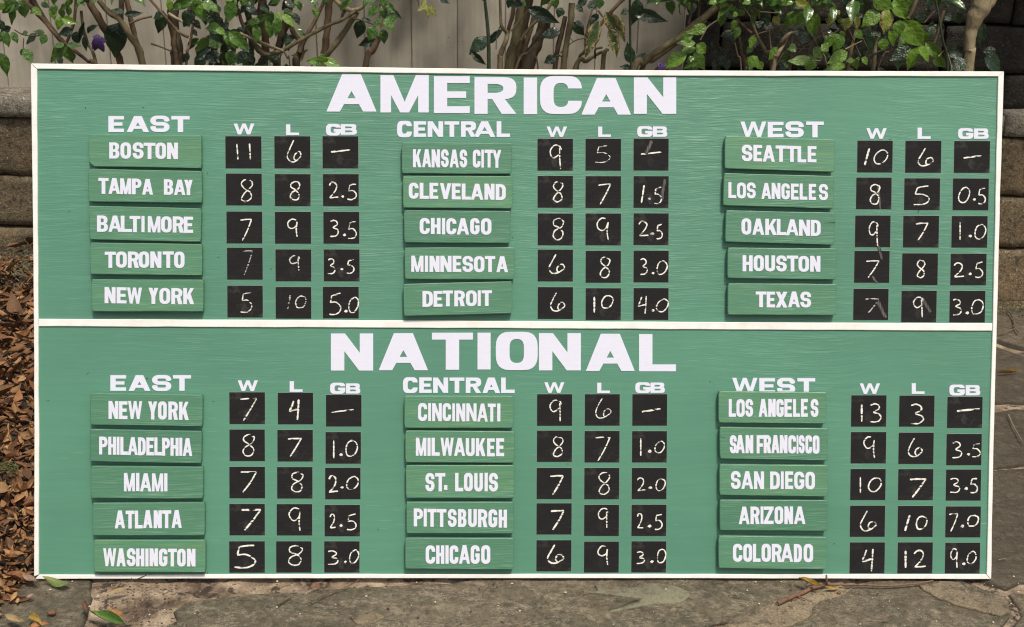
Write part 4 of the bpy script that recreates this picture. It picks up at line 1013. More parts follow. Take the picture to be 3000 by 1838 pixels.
ST=[ # root, region, points, width px(zoomed), bark, depth
 (0,0,'270,-30 400,180 500,300 580,390 700,480 800,560 860,640',52,'n',1.80,24),
 (0,0,'215,-10 290,80 400,190 480,290 570,395',40,'n',1.77,28),
 (0,0,'690,-20 680,90 660,230 600,390',30,'n',1.74,26),
 (0,0,'733,100 750,250 790,390 870,590',26,'o',1.72,30),
 (0,0,'130,270 230,320 420,322',9,'n',1.72,14),
 (0,0,'215,345 208,440',8,'n',1.72,8),
 (0,0,'780,-60 830,60 930,230 1020,430 1095,600',66,'n',1.80,58),
 (1,0,'880,-10 980,110 1075,175 1180,340 1290,600',44,'o',1.74,56),
 (1,0,'1100,-40 1095,60 1090,180',44,'o',1.75,52),
 (1,0,'1140,-30 1180,180 1240,400 1300,600',44,'n',1.79,44),
 (1,0,'1165,220 1260,175 1370,150',20,'n',1.76,18),
 (1,0,'1340,-20 1470,130 1590,270 1640,310 1700,335',22,'n',1.70,28),
 (1,0,'1565,60 1570,250 1600,430 1595,600',90,'d',1.84,105),
 (1,0,'1590,250 1570,430 1600,600',36,'n',1.78,44),
 (1,0,'1745,200 1715,400 1680,600',22,'n',1.73,24),
 (1,0,'1520,125 1590,165 1640,195',30,'t',1.72,24),
 (1,0,'1365,395 1450,425 1540,462',18,'d',1.74,12),
 (1,0,'2150,80 2185,210 2260,330 2330,460',28,'n',1.76,42),
 (1,0,'2165,295 2300,370 2480,440',22,'t',1.70,24),
 (1,0,'1700,-20 1715,60 1690,240',50,'n',1.82,40),
 (1,1,'215,0 200,130 230,300 240,480 225,610',62,'n',1.80,72),
 (1,1,'20,-20 90,150 110,420 60,620',50,'d',1.86,60),
 (1,1,'460,-30 440,150 400,280 360,440 340,610',76,'d',1.83,70),
 (1,1,'100,350 160,420 260,490 400,450 540,370 700,285 850,210 935,178 1060,95',42,'o',1.71,30),
 (1,1,'5,300 200,380 400,462',17,'t',1.69,22),
 (1,1,'400,460 440,530 462,605',18,'n',1.69,12),
 (1,1,'470,120 480,270 540,360 565,420 530,520 515,610',36,'d',1.77,66),
 (1,1,'770,10 700,160 630,290 575,400 550,470',30,'n',1.76,42),
 (1,1,'815,-30 805,150 790,330 765,510 740,620',64,'n',1.79,60),
 (1,1,'1060,105 990,230 900,360 830,450 780,520 760,620',52,'o',1.74,54),
 (1,1,'860,-10 930,55 1010,90 1090,80 1150,30',44,'t',1.72,30),
 (1,1,'985,70 940,120 930,180',28,'n',1.73,26),
 (1,1,'1030,170 1110,185 1220,225',14,'d',1.70,10),
 (1,1,'1340,-20 1290,90 1240,200',20,'n',1.73,16),
 (1,1,'1270,330 1210,450 1140,620',50,'n',1.75,54),
 (1,1,'585,300 590,330 560,370',14,'n',1.75,14),
 (1,1,'620,450 590,470 560,540',16,'n',1.73,26),
 (1,1,'640,620 680,560 700,520',14,'d',1.70,8),
 (1,0,'1900,-20 1960,150 1950,400 1900,600',40,'d',1.86,44),
 (1,0,'2060,-20 2050,200 2010,420 2040,600',34,'n',1.88,40),
 (4,1,'2215,-30 2235,150 2250,330 2255,640',26,'g',1.66,34),
 (2,2,'200,-20 205,140 215,240 262,300 250,380 210,480 200,640',22,'o',1.68,52),
 (2,2,'340,-40 310,140 270,300',40,'n',1.76,34),
 (2,2,'395,-30 370,200 330,400 280,640',74,'o',1.80,90),
 (2,2,'470,-30 420,200 370,420 340,640',70,'d',1.86,84),
 (2,2,'620,150 590,250 530,400 440,650',84,'d',1.82,120),
 (2,2,'520,90 480,260 430,420 400,640',40,'n',1.84,50),
 (2,2,'700,-20 600,120 470,250 390,360',30,'o',1.77,26),
 (2,2,'480,60 400,160 290,290',10,'o',1.68,16),
 (2,2,'560,370 460,470 340,640',12,'n',1.70,26),
 (2,2,'200,240 170,330 165,450',10,'o',1.68,10),
 (2,2,'790,150 760,280 720,450 695,640',40,'n',1.76,48),
 (2,2,'850,30 835,200 800,400 772,640',54,'o',1.72,56),
 (2,2,'1330,-20 1240,70 1120,210 1050,330 960,470 890,640',34,'n',1.79,30),
 (2,2,'1180,450 1080,490 980,555 870,640',22,'o',1.70,42),
 (2,2,'1085,95 1140,170 1185,260 1240,330',18,'o',1.69,20),
 (2,2,'745,480 830,400 900,360 960,350',10,'d',1.73,8),
 (2,2,'830,340 860,375',8,'d',1.73,6),
 (2,2,'510,520 545,640',14,'n',1.74,16),
 (2,2,'1120,430 1060,450 1060,530',22,'d',1.70,16),
 (2,2,'1165,440 1140,500 1130,570',24,'o',1.69,44),
 (2,2,'1040,60 1000,200 980,280',16,'n',1.78,14),
 (5,2,'1370,-30 1372,200 1376,400 1380,640',22,'g',1.66,20),
 (3,2,'2160,55 2060,140 1960,220 1830,330 1710,410 1600,480 1500,560 1400,660',62,'o',1.66,62),
 (3,2,'1860,350 1720,450 1580,550 1470,650',34,'o',1.69,44),
 (3,2,'1935,-10 1925,100 1905,215',26,'n',1.74,24),
 (3,2,'2000,-10 1995,150',22,'n',1.76,22),
 (3,2,'2170,180 2080,240 2040,300 2008,362',14,'t',1.64,10),
 (3,2,'2230,-10 2300,120 2380,220 2470,300',16,'n',1.68,22),
 (3,2,'2320,385 2345,500 2378,650',10,'t',1.66,12),
 (3,2,'2358,330 2380,480 2412,650',20,'n',1.68,26),
 (3,2,'2350,-10 2390,60 2470,170',16,'n',1.72,12),
 (3,3,'0,180 60,330 130,460 190,610',18,'o',1.68,40),
 (3,3,'420,285 340,312 300,400 240,500 200,640',20,'t',1.64,40),
 (3,3,'340,310 290,360 260,420',34,'n',1.65,44),
 (3,3,'375,300 365,430 348,640',20,'n',1.72,26),
 (3,3,'168,260 172,350 182,435',9,'t',1.66,10),
 (3,3,'0,330 120,290 260,262',12,'n',1.70,8),
 (3,3,'0,105 150,112 300,125',8,'o',1.70,10),
 (3,3,'560,315 580,380 605,435',18,'n',1.68,18),
 (3,3,'620,240 650,320 675,380',20,'n',1.70,18),
 (3,3,'605,272 660,300 740,305 800,260',14,'n',1.68,10),
 (3,3,'975,60 945,260 905,450 870,650',24,'n',1.74,36),
 (3,3,'1140,320 1120,430 1100,640',30,'o',1.72,40),
 (3,3,'1005,370 930,405 855,445',12,'t',1.66,12),
 (3,3,'620,325 520,400 380,500 230,590',8,'o',1.66,10),
 (3,3,'600,290 545,400 515,490',8,'o',1.67,6),
 (3,3,'400,440 520,441',8,'n',1.67,8),
 (3,3,'905,210 1000,330 1065,460',10,'n',1.68,8),
 (3,3,'890,280 940,400 990,510',12,'n',1.70,8),
 (3,3,'1500,-30 1470,60 1420,165',40,'o',1.74,32),
 (3,3,'1740,80 1700,240 1645,410',36,'n',1.74,26),
 (3,3,'1670,90 1570,200',12,'n',1.74,10),
 (3,3,'550,545 620,550 685,582',10,'t',1.65,8),
 (3,3,'600,90 660,90 720,105',14,'n',1.68,12),
 (3,3,'1250,470 1150,610',14,'n',1.72,10),
 (3,3,'1010,560 1100,490 1250,430',12,'d',1.72,8),
 (3,3,'1690,510 1800,565',10,'t',1.62,8),
 (6,3,'1660,-20 1690,120 1730,360 1775,650',14,'g',1.62,24),
]
RT=sh+rod
for r_,reg,s_,w_,k_,Y_,we in ST: stem(RT[r_],reg,s_,w_,k_,Y_,wend=we)
# tan trunk, forked above, cut short of the bed
P=[aty(*TO[3](x,y),1.72) for x,y in ((2090,-60),(2075,60),(2030,150),(1990,260),(1975,360),(1972,460),(1968,545))]
P.append(Vector((P[-1].x,1.74,.5))); P.append(Vector((P[-1].x,1.76,-.05)))
rad=[.034,.036,.030,.020,.0195,.0185,.0185,.024,.034]
C_=cr3(P,6); tube('trunk',C_,[rad[min(8,i//6)]*(1-(i%6)/6)+rad[min(8,i//6+1)]*(i%6)/6 for i in range(len(C_))],BARK['t'],tree,12,.14,tree.location)
P=[aty(*TO[3](x,y),1.72) for x,y in ((2030,130),(2100,60),(2160,10),(2190,-90))]+[aty(*TO[3](2260,-500),1.75)]
C_=cr3(P,6); tube('branch',C_,[.016+.010*min(1,i/6) - .0006*i for i in range(len(C_))],BARK['t'],tree,10,.14,tree.location)
P=[aty(*TO[3](x,y),1.72) for x,y in ((2075,60),(2040,-60),(2000,-300),(1980,-600))]
C_=cr3(P,6); tube('branch',C_,[.030-.0009*i for i in range(len(C_))],BARK['t'],tree,10,.14,tree.location)

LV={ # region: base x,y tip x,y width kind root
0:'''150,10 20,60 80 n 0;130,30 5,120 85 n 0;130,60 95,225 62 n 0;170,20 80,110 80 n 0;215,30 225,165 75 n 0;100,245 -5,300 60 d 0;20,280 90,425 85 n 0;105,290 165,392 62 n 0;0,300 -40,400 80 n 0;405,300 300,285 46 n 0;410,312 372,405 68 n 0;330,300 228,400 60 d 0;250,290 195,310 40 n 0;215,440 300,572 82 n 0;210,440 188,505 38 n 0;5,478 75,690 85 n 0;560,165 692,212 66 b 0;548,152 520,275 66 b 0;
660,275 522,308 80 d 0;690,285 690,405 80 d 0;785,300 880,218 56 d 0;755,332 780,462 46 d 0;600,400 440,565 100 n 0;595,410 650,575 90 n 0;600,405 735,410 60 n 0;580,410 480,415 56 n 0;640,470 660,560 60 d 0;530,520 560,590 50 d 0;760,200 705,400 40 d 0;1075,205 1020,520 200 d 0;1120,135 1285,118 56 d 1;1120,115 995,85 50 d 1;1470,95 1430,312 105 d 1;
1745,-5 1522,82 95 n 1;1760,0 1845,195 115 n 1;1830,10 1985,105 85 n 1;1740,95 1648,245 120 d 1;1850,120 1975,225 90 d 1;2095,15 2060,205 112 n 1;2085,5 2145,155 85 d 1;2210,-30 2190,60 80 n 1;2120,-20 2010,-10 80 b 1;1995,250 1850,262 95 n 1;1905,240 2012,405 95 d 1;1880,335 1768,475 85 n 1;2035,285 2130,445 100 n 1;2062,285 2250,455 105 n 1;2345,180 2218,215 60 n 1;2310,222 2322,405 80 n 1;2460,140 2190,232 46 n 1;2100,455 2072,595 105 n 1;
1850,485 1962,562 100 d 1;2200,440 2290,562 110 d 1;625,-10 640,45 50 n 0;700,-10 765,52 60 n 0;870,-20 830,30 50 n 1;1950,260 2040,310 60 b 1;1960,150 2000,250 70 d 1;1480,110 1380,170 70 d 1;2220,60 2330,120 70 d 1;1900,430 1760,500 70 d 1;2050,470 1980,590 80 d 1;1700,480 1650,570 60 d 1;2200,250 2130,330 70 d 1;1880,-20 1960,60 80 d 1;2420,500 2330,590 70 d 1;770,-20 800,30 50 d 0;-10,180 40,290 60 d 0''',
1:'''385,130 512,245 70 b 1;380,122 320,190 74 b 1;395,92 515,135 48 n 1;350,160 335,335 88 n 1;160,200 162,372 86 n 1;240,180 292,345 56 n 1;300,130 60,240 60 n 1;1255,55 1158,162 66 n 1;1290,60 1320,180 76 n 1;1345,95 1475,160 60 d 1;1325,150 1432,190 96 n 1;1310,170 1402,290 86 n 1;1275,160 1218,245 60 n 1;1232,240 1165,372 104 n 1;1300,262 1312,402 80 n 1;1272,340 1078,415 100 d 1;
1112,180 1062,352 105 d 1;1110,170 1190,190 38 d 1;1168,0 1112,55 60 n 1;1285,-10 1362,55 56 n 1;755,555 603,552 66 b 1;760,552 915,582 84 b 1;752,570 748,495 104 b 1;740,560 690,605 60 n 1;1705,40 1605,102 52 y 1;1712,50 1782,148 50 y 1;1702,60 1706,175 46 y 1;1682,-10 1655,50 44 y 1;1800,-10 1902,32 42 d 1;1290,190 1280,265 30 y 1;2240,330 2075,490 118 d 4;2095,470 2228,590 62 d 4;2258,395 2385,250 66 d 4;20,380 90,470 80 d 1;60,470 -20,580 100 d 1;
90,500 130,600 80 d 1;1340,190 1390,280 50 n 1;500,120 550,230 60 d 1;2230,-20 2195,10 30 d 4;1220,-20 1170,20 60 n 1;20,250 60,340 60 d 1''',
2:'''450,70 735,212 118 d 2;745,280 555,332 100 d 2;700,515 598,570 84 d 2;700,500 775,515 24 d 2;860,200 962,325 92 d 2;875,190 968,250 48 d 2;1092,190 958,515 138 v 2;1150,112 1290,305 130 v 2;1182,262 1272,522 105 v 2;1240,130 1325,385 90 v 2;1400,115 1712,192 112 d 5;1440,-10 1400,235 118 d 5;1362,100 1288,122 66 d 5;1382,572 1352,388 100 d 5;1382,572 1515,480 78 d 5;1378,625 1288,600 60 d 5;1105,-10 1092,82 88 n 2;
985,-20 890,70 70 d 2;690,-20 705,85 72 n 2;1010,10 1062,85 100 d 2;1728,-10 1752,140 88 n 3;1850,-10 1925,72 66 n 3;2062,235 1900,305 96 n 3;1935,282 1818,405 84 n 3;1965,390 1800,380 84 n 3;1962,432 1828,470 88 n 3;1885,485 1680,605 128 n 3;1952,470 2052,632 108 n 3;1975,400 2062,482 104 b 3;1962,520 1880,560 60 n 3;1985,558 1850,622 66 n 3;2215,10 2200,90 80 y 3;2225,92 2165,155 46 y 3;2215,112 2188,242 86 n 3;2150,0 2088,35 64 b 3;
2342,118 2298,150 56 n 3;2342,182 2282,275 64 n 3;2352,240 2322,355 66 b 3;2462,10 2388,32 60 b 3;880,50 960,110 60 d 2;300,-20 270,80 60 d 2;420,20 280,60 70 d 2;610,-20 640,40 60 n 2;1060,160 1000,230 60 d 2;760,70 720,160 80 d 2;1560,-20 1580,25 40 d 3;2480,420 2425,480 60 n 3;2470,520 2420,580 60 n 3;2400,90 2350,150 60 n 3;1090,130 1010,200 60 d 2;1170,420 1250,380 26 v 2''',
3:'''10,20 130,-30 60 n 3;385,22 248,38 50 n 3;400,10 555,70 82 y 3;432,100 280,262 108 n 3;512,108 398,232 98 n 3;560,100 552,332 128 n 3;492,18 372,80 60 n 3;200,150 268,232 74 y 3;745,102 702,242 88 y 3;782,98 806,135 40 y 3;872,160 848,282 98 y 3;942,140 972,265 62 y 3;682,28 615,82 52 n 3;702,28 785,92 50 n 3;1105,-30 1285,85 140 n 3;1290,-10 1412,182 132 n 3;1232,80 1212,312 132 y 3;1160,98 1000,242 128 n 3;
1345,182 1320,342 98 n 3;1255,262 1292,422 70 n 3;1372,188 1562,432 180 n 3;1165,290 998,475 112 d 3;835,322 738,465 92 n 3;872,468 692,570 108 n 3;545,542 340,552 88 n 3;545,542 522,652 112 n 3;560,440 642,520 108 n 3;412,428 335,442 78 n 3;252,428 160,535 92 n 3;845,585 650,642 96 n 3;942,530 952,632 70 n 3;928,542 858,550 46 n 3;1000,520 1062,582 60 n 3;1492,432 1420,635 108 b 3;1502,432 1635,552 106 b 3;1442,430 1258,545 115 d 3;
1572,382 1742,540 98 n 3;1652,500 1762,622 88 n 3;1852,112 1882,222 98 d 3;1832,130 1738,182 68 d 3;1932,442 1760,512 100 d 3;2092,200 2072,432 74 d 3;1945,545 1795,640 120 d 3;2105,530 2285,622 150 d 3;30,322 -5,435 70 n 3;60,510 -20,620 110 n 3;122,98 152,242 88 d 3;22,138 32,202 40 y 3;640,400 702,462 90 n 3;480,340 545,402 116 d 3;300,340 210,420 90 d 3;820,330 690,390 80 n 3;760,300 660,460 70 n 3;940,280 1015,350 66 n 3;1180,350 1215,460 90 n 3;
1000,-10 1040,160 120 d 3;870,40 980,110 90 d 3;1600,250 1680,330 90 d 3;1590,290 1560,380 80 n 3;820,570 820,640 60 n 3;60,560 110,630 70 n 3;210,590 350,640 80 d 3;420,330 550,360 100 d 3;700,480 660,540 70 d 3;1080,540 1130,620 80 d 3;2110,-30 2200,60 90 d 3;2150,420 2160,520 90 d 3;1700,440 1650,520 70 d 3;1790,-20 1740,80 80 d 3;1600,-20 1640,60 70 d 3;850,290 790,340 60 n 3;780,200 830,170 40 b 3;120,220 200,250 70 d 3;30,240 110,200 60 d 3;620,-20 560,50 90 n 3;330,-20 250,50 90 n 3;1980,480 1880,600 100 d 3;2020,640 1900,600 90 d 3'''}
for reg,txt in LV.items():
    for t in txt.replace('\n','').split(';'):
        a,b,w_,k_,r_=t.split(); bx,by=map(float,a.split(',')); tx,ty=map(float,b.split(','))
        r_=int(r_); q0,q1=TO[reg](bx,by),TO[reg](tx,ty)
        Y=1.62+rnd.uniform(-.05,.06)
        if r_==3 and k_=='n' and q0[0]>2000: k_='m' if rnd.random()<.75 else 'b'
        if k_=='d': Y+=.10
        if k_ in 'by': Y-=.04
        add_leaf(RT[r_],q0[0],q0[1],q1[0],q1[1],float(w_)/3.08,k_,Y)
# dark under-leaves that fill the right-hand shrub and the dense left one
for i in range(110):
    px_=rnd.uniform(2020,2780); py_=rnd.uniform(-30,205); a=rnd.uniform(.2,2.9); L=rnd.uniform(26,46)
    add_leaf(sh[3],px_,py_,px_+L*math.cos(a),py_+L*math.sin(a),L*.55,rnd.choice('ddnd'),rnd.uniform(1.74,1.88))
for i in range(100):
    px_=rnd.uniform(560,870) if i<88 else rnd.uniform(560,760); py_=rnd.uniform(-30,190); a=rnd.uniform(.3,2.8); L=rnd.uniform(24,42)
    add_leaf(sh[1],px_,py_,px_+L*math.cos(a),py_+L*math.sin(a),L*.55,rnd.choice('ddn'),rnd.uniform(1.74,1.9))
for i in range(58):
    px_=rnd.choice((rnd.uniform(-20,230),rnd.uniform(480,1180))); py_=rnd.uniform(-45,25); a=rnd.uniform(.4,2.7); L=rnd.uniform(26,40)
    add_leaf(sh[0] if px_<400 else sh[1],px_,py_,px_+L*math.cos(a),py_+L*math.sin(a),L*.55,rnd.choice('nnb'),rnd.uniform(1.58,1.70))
# crowns above the frame: they shade the fence and the wall as bushes of this height do
def crown(root,x0,x1,z0,z1,n,y0=1.5,y1=2.15,kind='n'):
    tm=leaf_data(kind,1); vs=[];fs=[];base=[v.co.copy() for v in tm.vertices]; pf=[tuple(p.vertices) for p in tm.polygons]
    mid=[];al=[]; am=[d.value for d in tm.attributes['mid'].data]; aa=[d.value for d in tm.attributes['along'].data]
    for i in range(n):
        for _ in range(20):
            c=Vector((rnd.uniform(x0,x1),rnd.uniform(y0,y1),rnd.uniform(z0,z1)))
            if noise.noise(c*3.4)>.06 and not (1.15<c.x<1.85 and c.y<1.78): break
        L=rnd.uniform(.05,.085); d=Vector((rnd.uniform(-1,1),rnd.uniform(-1,1),rnd.uniform(-.9,.3)))
        Mx=frame_from(d,Vector((rnd.uniform(-.6,.6),rnd.uniform(-.8,.3),1)))@Matrix.Diagonal((L,L*.5,L))
        b=len(vs)
        for v in base: vs.append(c+Mx@v-root.location)
        for f in pf: fs.append(tuple(b+k for k in f))
        mid+=am; al+=aa
    me=mesh('foliage',vs,fs,True)
    for nm,v in (('mid',mid),('along',al)):
        at=me.attributes.new(nm,'FLOAT','POINT'); at.data.foreach_set('value',v)
    o=link('foliage',me,LEAFM[kind],root); o['kind']='stuff'
crown(sh[0],-2.1,-.95,1.14,1.8,200)
crown(sh[1],-.95,-.30,1.14,1.9,320)
crown(sh[2],-.30,.5,1.14,1.9,260)
crown(sh[3],.5,2.1,1.12,1.9,900,1.5,2.05)
# purple blossoms
def blossom(px,py,size,Y,label):
    root=empty('blossom',aty(px,py,Y)); tag(root,label,'flower'); s=size/FPX*4.4
    for k in range(5):
        a=k*1.256+.3; vs=[];fs=[]
        for i in range(5):
            t=i/4; w_=.60*math.sin(math.pi*(t*.8+.12))
            for u in (-1,0,1):
                r_=t; rf=1+.35*noise.noise(Vector((k*3.1,i*1.7,u*2.3+px*.01))); vs.append((s*rf*(r_*math.cos(a)*(1.0+.3*(k%2))-u*w_*math.sin(a)),-s*(.5-.5*t*t)+s*.08*abs(u),s*rf*(r_*1.25*math.sin(a)+u*w_*math.cos(a))-s*(.3+.25*(k%3))*t*t))
        for i in range(4):
            for u in range(2): q_=i*3+u; fs.append((q_,q_+1,q_+4,q_+3))
        link('petal',mesh('petal',vs,fs,True),MAT_PURPLE,root)
blossom(288,118,21,1.70,'purple blossom among dark leaves behind the left stems')
blossom(1938,200,22,1.60,'purple blossom just above the white frame below the slanting branch')

# ------------------------------------------------------------------ litter, moss, twigs
def dead_mesh(seed,big=1.0):
    r=random.Random(seed); vs=[];fs=[]; nx=7; wid=r.uniform(.34,.5); c1=r.uniform(-.6,.9); c2=r.uniform(-.5,1.5); tw=r.uniform(-1.3,1.3); tone=r.random(); tn=[]
    for i in range(nx+1):
        t=i/nx; sh_=math.sin(math.pi*min(1,t*1.0)**.8)**.9 if 0<t<1 else .02; wd=wid/2*max(sh_,.03)
        a=tw*(t-.5)
        for k in (-1,-.5,0,.5,1):
            y=wd*k; z=c1*(t-.5)**2+abs(k)**1.6*wd*c2+.02*math.sin(t*9+k*2+seed)
            vs.append((t-.5,y*math.cos(a)-z*math.sin(a)*.6,y*math.sin(a)+z)); tn.append(tone)
    for i in range(nx):
        for k in range(4): a=i*5+k; fs.append((a,a+5,a+6,a+1))
    if r.random()<.5:
        b=len(vs); vs+=[(-.5,.008,0),(-.5,-.008,0),(-.72,0,.03)]; tn+=[tone]*3; fs.append((b,b+1,b+2))
    me=mesh('fallen_leaf',vs,fs,True); at=me.attributes.new('tone','FLOAT','POINT'); at.data.foreach_set('value',tn); return me
DMS=[dead_mesh(i) for i in range(14)]
for m_ in DMS: m_.materials.append(MAT_DEAD)
def litter_pt():
    # leaves lie where the photo shows the drift: left of the board, from the pavement's edge up to the wall
    while True:
        y=rnd.uniform(-.42,1.93); x=rnd.uniform(-1.22-.34*max(0,y+.2)-.22,-1.0) if rnd.random()<.93 else rnd.uniform(-2.6,-1.2)
        lim=-1.14+.045*y if y>.02 else (-1.11 if y>-.06 else -1.125-.16*(y+.06)*-1)
        if y<.02: lim=-1.115+(y+.0)*.25
        if x<lim-(.03 if y<.5 else .0)+rnd.gauss(0,.012) : return x,y
def heap(x,y):
    e=max(0,min(1,(-1.08-x)/.25)); return soil_h(x,y)+e*.035*(1+.6*noise.noise(Vector((x*5,y*5,0))))
def rotm():
    return (Matrix.Rotation(rnd.uniform(0,6.28),3,'Z')@Matrix.Rotation(rnd.gauss(0,.38),3,'Y')@Matrix.Rotation(rnd.gauss(0,.42),3,'X'))
vs=[];fs=[];tn=[]
for i in range(5600):
    x,y=litter_pt(); d=DMS[rnd.randrange(14)]; L=rnd.choice((.015,.022,.03,.04,.05,.06))*rnd.uniform(.8,1.25); Mx=rotm()@Matrix.Diagonal((L,L*rnd.uniform(.35,1.1),L))
    c=Vector((x,y,heap(x,y)*rnd.uniform(.65,1.0)-.012+rnd.uniform(0,.02))); b=len(vs)
    for v in d.vertices: vs.append(c+Mx@v.co)
    for p in d.polygons: fs.append(tuple(b+k for k in p.vertices))
    t_=rnd.random(); tn+= [t_]*len(d.vertices)
me=mesh('leaf_litter',vs,fs,True); at=me.attributes.new('tone','FLOAT','POINT'); at.data.foreach_set('value',tn)
tag(link('leaf_litter',me,MAT_DEAD),'drift of brown leaf litter left of the board','leaf litter',kind='stuff')
me.materials[0]=MAT_DEAD
cnt=0
while cnt<260:
    x,y=litter_pt()
    if x<-1.22-.34*max(0,y+.2)-.05 or (y<.12 and x>-1.21): continue
    L=rnd.choice((.035,.045,.055,.07,.09))*rnd.uniform(.8,1.2)
    o=bpy.data.objects.new('fallen_leaf',DMS[rnd.randrange(14)]); COL.objects.link(o)
    z=heap(x,y)+.004+rnd.uniform(0,.020)
    o.matrix_world=Matrix.Translation((x,y,z))@(rotm()@Matrix.Diagonal((L,L*rnd.uniform(.7,1.15),L))).to_4x4()
    tag(o,'curled brown fallen leaf in the drift left of the scoreboard','leaf','fallen leaves in the drift'); cnt+=1
# single leaves and bits on the pavement
def single(px0,py0,px1,py1,wpx,mat,label,z=.012,curl=.2,seed=1,name='fallen_leaf',tilt=.0):
    a=atz(px0,py0,z); b=atz(px1,py1,z+.004); L=b-a; me=dead_mesh(seed).copy()
    me.materials.clear(); me.materials.append(mat)
    wd=wpx/FPX*3.1; Mx=frame_from(L,Vector((0,-.35-tilt,1)))@Matrix.Diagonal((L.length,wd/.42,L.length*.8))
    o=bpy.data.objects.new(name,me); COL.objects.link(o); o.matrix_world=Matrix.Translation((a+b)/2)@Mx.to_4x4()
    tag(o,label,'leaf'); return o
def plain(name,c,c2,r=.6):
    m=M(name,r); n=m.noise(m.mp((1,1,1)),5,4,.6); m.color(m.mix(m.ramp(n,(.4,0),(.65,1)),c,c2)); m.bump(n,.3,.02); return m.m
gy=plain('leaf_fresh_green',(.12,.18,.045),(.19,.20,.06),.5); orng=plain('leaf_orange',(.38,.17,.06),(.26,.11,.04)); tan=plain('leaf_tan',(.34,.25,.12),(.22,.15,.07)); yel=plain('leaf_ochre',(.36,.25,.05),(.28,.16,.03)); red=plain('leaf_reddish',(.20,.09,.055),(.13,.06,.035)); pnk=plain('leaf_pale_brown',(.30,.20,.14),(.20,.13,.09)); grn=plain('leaf_narrow_green',(.075,.15,.03),(.11,.19,.045),.45)
single(206,1716,130,1695,24,gy,'yellow green leaf lying flat under the lower left corner of the board',seed=2)
single(372,1836,258,1798,26,grn,'narrow bright green leaf on the flagstones at the bottom edge of the photo',seed=5)
single(362,1806,318,1786,24,orng,'orange curled leaf beside the narrow green leaf',seed=8)
single(348,1812,290,1806,11,red,'thin reddish brown leaf sliver beneath the orange leaf',seed=4)
single(308,1737,378,1720,15,tan,'rolled tan leaf on the dark gap between flagstones',seed=9,z=.018)
single(246,1768,256,1797,16,red,'small curled brown leaf standing above the tip of the narrow green leaf',seed=11,z=.02)
single(68,1688,110,1703,22,pnk,'pale brown leaf tucked against the lower left corner of the white frame',seed=3,z=.02)
single(20,1808,78,1830,18,tan,'yellowish tan leaf at the lower left, on the pavement edge',seed=6,z=.02)
single(84,1800,122,1828,22,yel,'bent ochre leaf beside the yellowish tan leaf',seed=7,z=.02)
single(90,1836,145,1830,18,orng,'orange brown leaf half out of the bottom left of the photo',seed=12,z=.012)
single(78,1752,102,1742,14,pnk,'small pale leaf at the foot of the litter drift',seed=1,z=.012)
single(2340,1700,2410,1722,16,yel,'yellow leaf caught under the forked twig',seed=5,z=.02)
single(2462,1722,2415,1722,9,yel,'short yellow leaf end under the twig fork',seed=2,z=.012)
single(908,1722,944,1706,14,red,'crumpled dark brown leaf scrap below the board near the chalk columns',seed=10)
single(2920,1097,2985,1090,8,yel,'thin orange leaf blade in the flagstone joint right of the board',seed=5,z=.008)
# seed pod
def nub(px,py,r,sx,mat,label,cat,name):
    c=atz(px,py,r*.7); bm=bmesh.new(); bmesh.ops.create_icosphere(bm,subdivisions=2,radius=1)
    for v in bm.verts: v.co*= 1+.16*noise.noise(v.co*2+Vector((px,0,0))); v.co.x*=sx*(1-.25*v.co.x)
    me=bpy.data.meshes.new(name); bm.to_mesh(me); bm.free(); me.polygons.foreach_set('use_smooth',[True]*len(me.polygons))
    o=link(name,me,mat); o.location=c; o.scale=(r,r,r*.75); o.rotation_euler=(0,.1,.4); tag(o,label,cat); return o
nub(154,1795,.0075,1.4,red,'small reddish seed pod on the left flagstone','seed pod','seed_pod')
nub(2459,1737,.0045,1.2,red,'tiny brown seed on the flagstone below the long twig','seed','seed')
# pale chips of stone
chips=[];vs=[];fs=[]
for i in range(120):
    px_=rnd.uniform(110,2990); py_=rnd.uniform(1702,1836)
    if i<14: px_,py_=[(262,1777),(287,1746),(147,1728),(302,1793),(812,1703),(811,1779),(1500,1710),(1657,1736),(1073,1747),(1275,1764),(2214,1705),(2224,1769),(2970,1689),(1523,1790)][i]
    r_=.0009+.0016*rnd.random()**3 if i>=14 else .0028
    c=atz(px_,py_,.0005); b=len(vs)
    for k in range(6): a=k/6*6.283; vs.append((c.x+r_*math.cos(a)*rnd.uniform(.7,1.3),c.y+r_*math.sin(a)*rnd.uniform(.7,1.3),c.z))
    vs.append((c.x,c.y,c.z+r_*.9))
    for k in range(6): fs.append((b+k,b+(k+1)%6,b+6))
tag(link('stone_chips',mesh('stone_chips',vs,fs),MAT_CHIP),'pale grit scattered over the flagstones','grit',kind='stuff')
vs=[];fs=[]
for i in range(150):
    if rnd.random()<.7: px_,py_=rnd.gauss(420,70),rnd.uniform(1705,1836)
    else: px_,py_=rnd.uniform(110,2950),rnd.uniform(1700,1836)
    c=atz(px_,py_,.0); a=rnd.uniform(0,6.28); L=rnd.uniform(.0012,.0035); w_=L*.55; b=len(vs)
    for s_,t_ in ((-1,-1),(1,-1),(1,1),(-1,1)): vs.append((c.x+s_*L*math.cos(a)-t_*w_*math.sin(a),c.y+s_*L*math.sin(a)+t_*w_*math.cos(a),.0006+rnd.uniform(0,.0015)))
    vs.append((c.x,c.y,.0025)); fs+=[(b,b+1,b+4),(b+1,b+2,b+4),(b+2,b+3,b+4),(b+3,b,b+4)]
tag(link('bark_crumbs',mesh('bark_crumbs',vs,fs),MAT_SOIL),'dark crumbs of bark and soil on the flagstones','crumbs',kind='stuff')
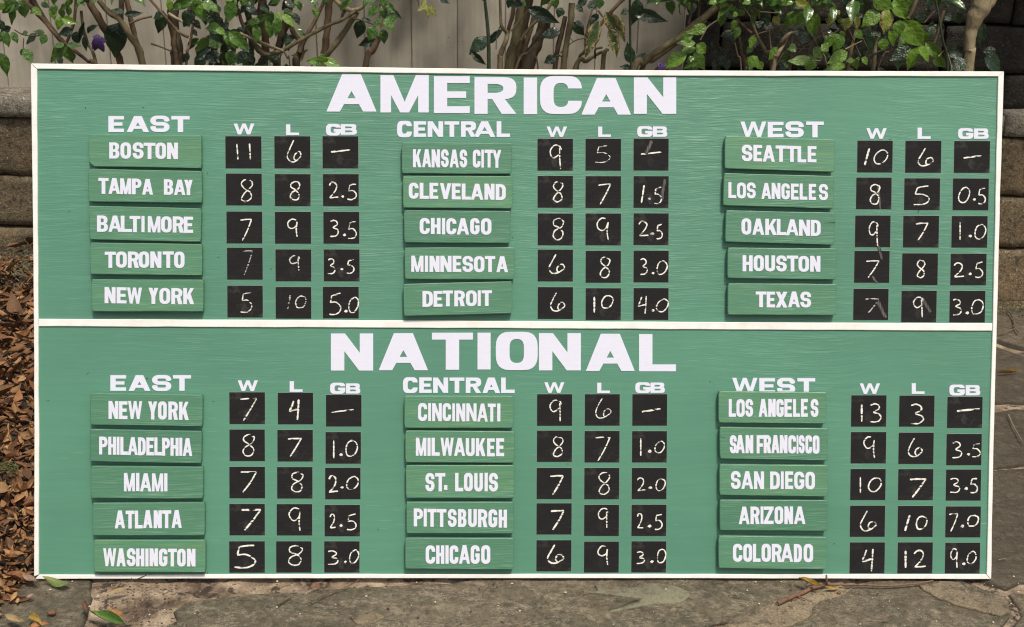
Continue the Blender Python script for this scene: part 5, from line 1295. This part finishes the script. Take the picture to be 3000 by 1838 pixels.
def twig(parts,label,mat='r',z=.008,origin=None):
    root=empty('twig',atz(parts[0][0][0][0],parts[0][0][0][1],0)); tag(root,label,'twig')
    for pts,wpx,we in parts:
        P=[]
        for p in pts:
            zz=p[2] if len(p)>2 else z
            P.append(atz(p[0],p[1],zz))
        C_=cr3(P,5); m=len(C_); r0=wpx/FPX*3.1/2; r1=we/FPX*3.1/2
        tube('twig_arm',C_,[r0+(r1-r0)*i/(m-1) for i in range(m)],BARK[mat],root,7,.25,root.location)
    return root
twig([([(2278,1768),(2340,1742),(2385,1722),(2424,1712,.014)],12,11),([(2424,1714,.014),(2422,1700,.03),(2421,1684,.042)],7,5),([(2424,1713,.014),(2520,1714),(2600,1716),(2680,1710),(2735,1702)],8,4),([(2335,1745),(2362,1756)],5,3)],'forked reddish twig lying across the flagstones below the board','r')
twig([([(353,1704,.02),(375,1703,.022),(388,1701,.028),(410,1694,.036),(430,1685,.04)],4,3),([(388,1701,.028),(384,1693,.034)],3,2)],'small dark twig leaning on the lower white frame, left','d')
twig([([(905,1768),(960,1740),(1010,1722),(1052,1700)],3,3.5),([(915,1762),(908,1756)],4,3)],'long thin brown twig below the board, left of centre','n')
twig([([(812,1772),(835,1758),(852,1748)],6,7)],'short stubby twig on the big flagstone','o')
twig([([(2552,1812),(2580,1814),(2608,1817)],3,3)],'short straight reddish twig near the bottom edge, right of centre','r')
twig([([(2952,908),(2968,930),(2974,960),(2985,975)],7,6),([(2974,958),(2945,950),(2925,945)],4,3),([(2974,962),(2950,972),(2925,978)],4,3)],'branching grey stick by the wall foot right of the board','o',z=.02)
twig([([(2955,1215),(2970,1250),(2998,1298)],4,3)],'pale thin stick on the dark flagstone right of the board','t')
twig([([(2925,1640),(2950,1636)],2,1.5)],'pale grass-like straw beside the lower right frame','t')
twig([([(-10,1120,.06),(30,1140,.06),(62,1158,.06)],4,3)],'straight pale stick in the leaf drift','t')
twig([([(10,955,.1),(50,985,.1),(90,1010,.1)],3,2.5)],'thin grey stick in the upper leaf drift','d')
# hanging grey-green moss clump by the wall foot
vs=[];fs=[]
for i in range(420):
    px_=rnd.gauss(48,34); py_=rnd.gauss(770,34); z=.13+rnd.uniform(0,.05)
    if px_<-60 or px_>120: continue
    p=atz(px_,py_,z); a=rnd.uniform(0,6.28); k=rnd.uniform(-12,12)*1.6; el=rnd.gauss(.1,.4)
    b=len(vs); n_=8; st_=rnd.uniform(.004,.008)
    for j in range(n_):
        for u in (-1,1): vs.append((p.x-math.sin(a)*u*.0011,p.y+math.cos(a)*u*.0011,p.z+u*.0004))
        p=p+Vector((math.cos(a)*math.cos(el),math.sin(a)*math.cos(el),math.sin(el)))*st_; a+=k*.03; el-=.09
    for j in range(n_-1): q_=b+j*2; fs.append((q_,q_+1,q_+3,q_+2))
me=mesh('spanish_moss',vs,fs,True); at=me.attributes.new('tone','FLOAT','POINT'); at.data.foreach_set('value',[ (k//16*.137)%1 for k in range(len(vs))])
tag(link('spanish_moss',me,MAT_MOSS),'tangled grey green hanging moss clump at the wall foot on the left','moss',kind='stuff')
vs=[];fs=[]
for i in range(1500):
    px_=rnd.uniform(2880,3060); py_=rnd.gauss(896,12); p=atz(px_,py_,.012+rnd.uniform(0,.006)); b=len(vs); r_=rnd.uniform(.002,.005)
    for k in range(3): a=rnd.uniform(0,6.28); vs.append((p.x+r_*math.cos(a),p.y+r_*math.sin(a),p.z+rnd.uniform(-.002,.004)))
    fs.append((b,b+1,b+2))
for i in range(260):
    px_=rnd.uniform(0,50); py_=1372+rnd.gauss(0,9); p=atz(px_,py_,.09+rnd.uniform(0,.01)); b=len(vs); r_=rnd.uniform(.003,.006)
    for k in range(3): a=rnd.uniform(0,6.28); vs.append((p.x+r_*math.cos(a),p.y+r_*math.sin(a),p.z+rnd.uniform(-.002,.006)))
    fs.append((b,b+1,b+2))
me=mesh('ground_moss',vs,fs); at=me.attributes.new('tone','FLOAT','POINT'); at.data.foreach_set('value',[ (k//3*.137)%1 for k in range(len(vs))])
tag(link('ground_moss',me,MAT_GREENMOSS),'low green moss on the ground beside the board','moss',kind='stuff')
print('leaves',nleaf,'objects',len(bpy.data.objects))
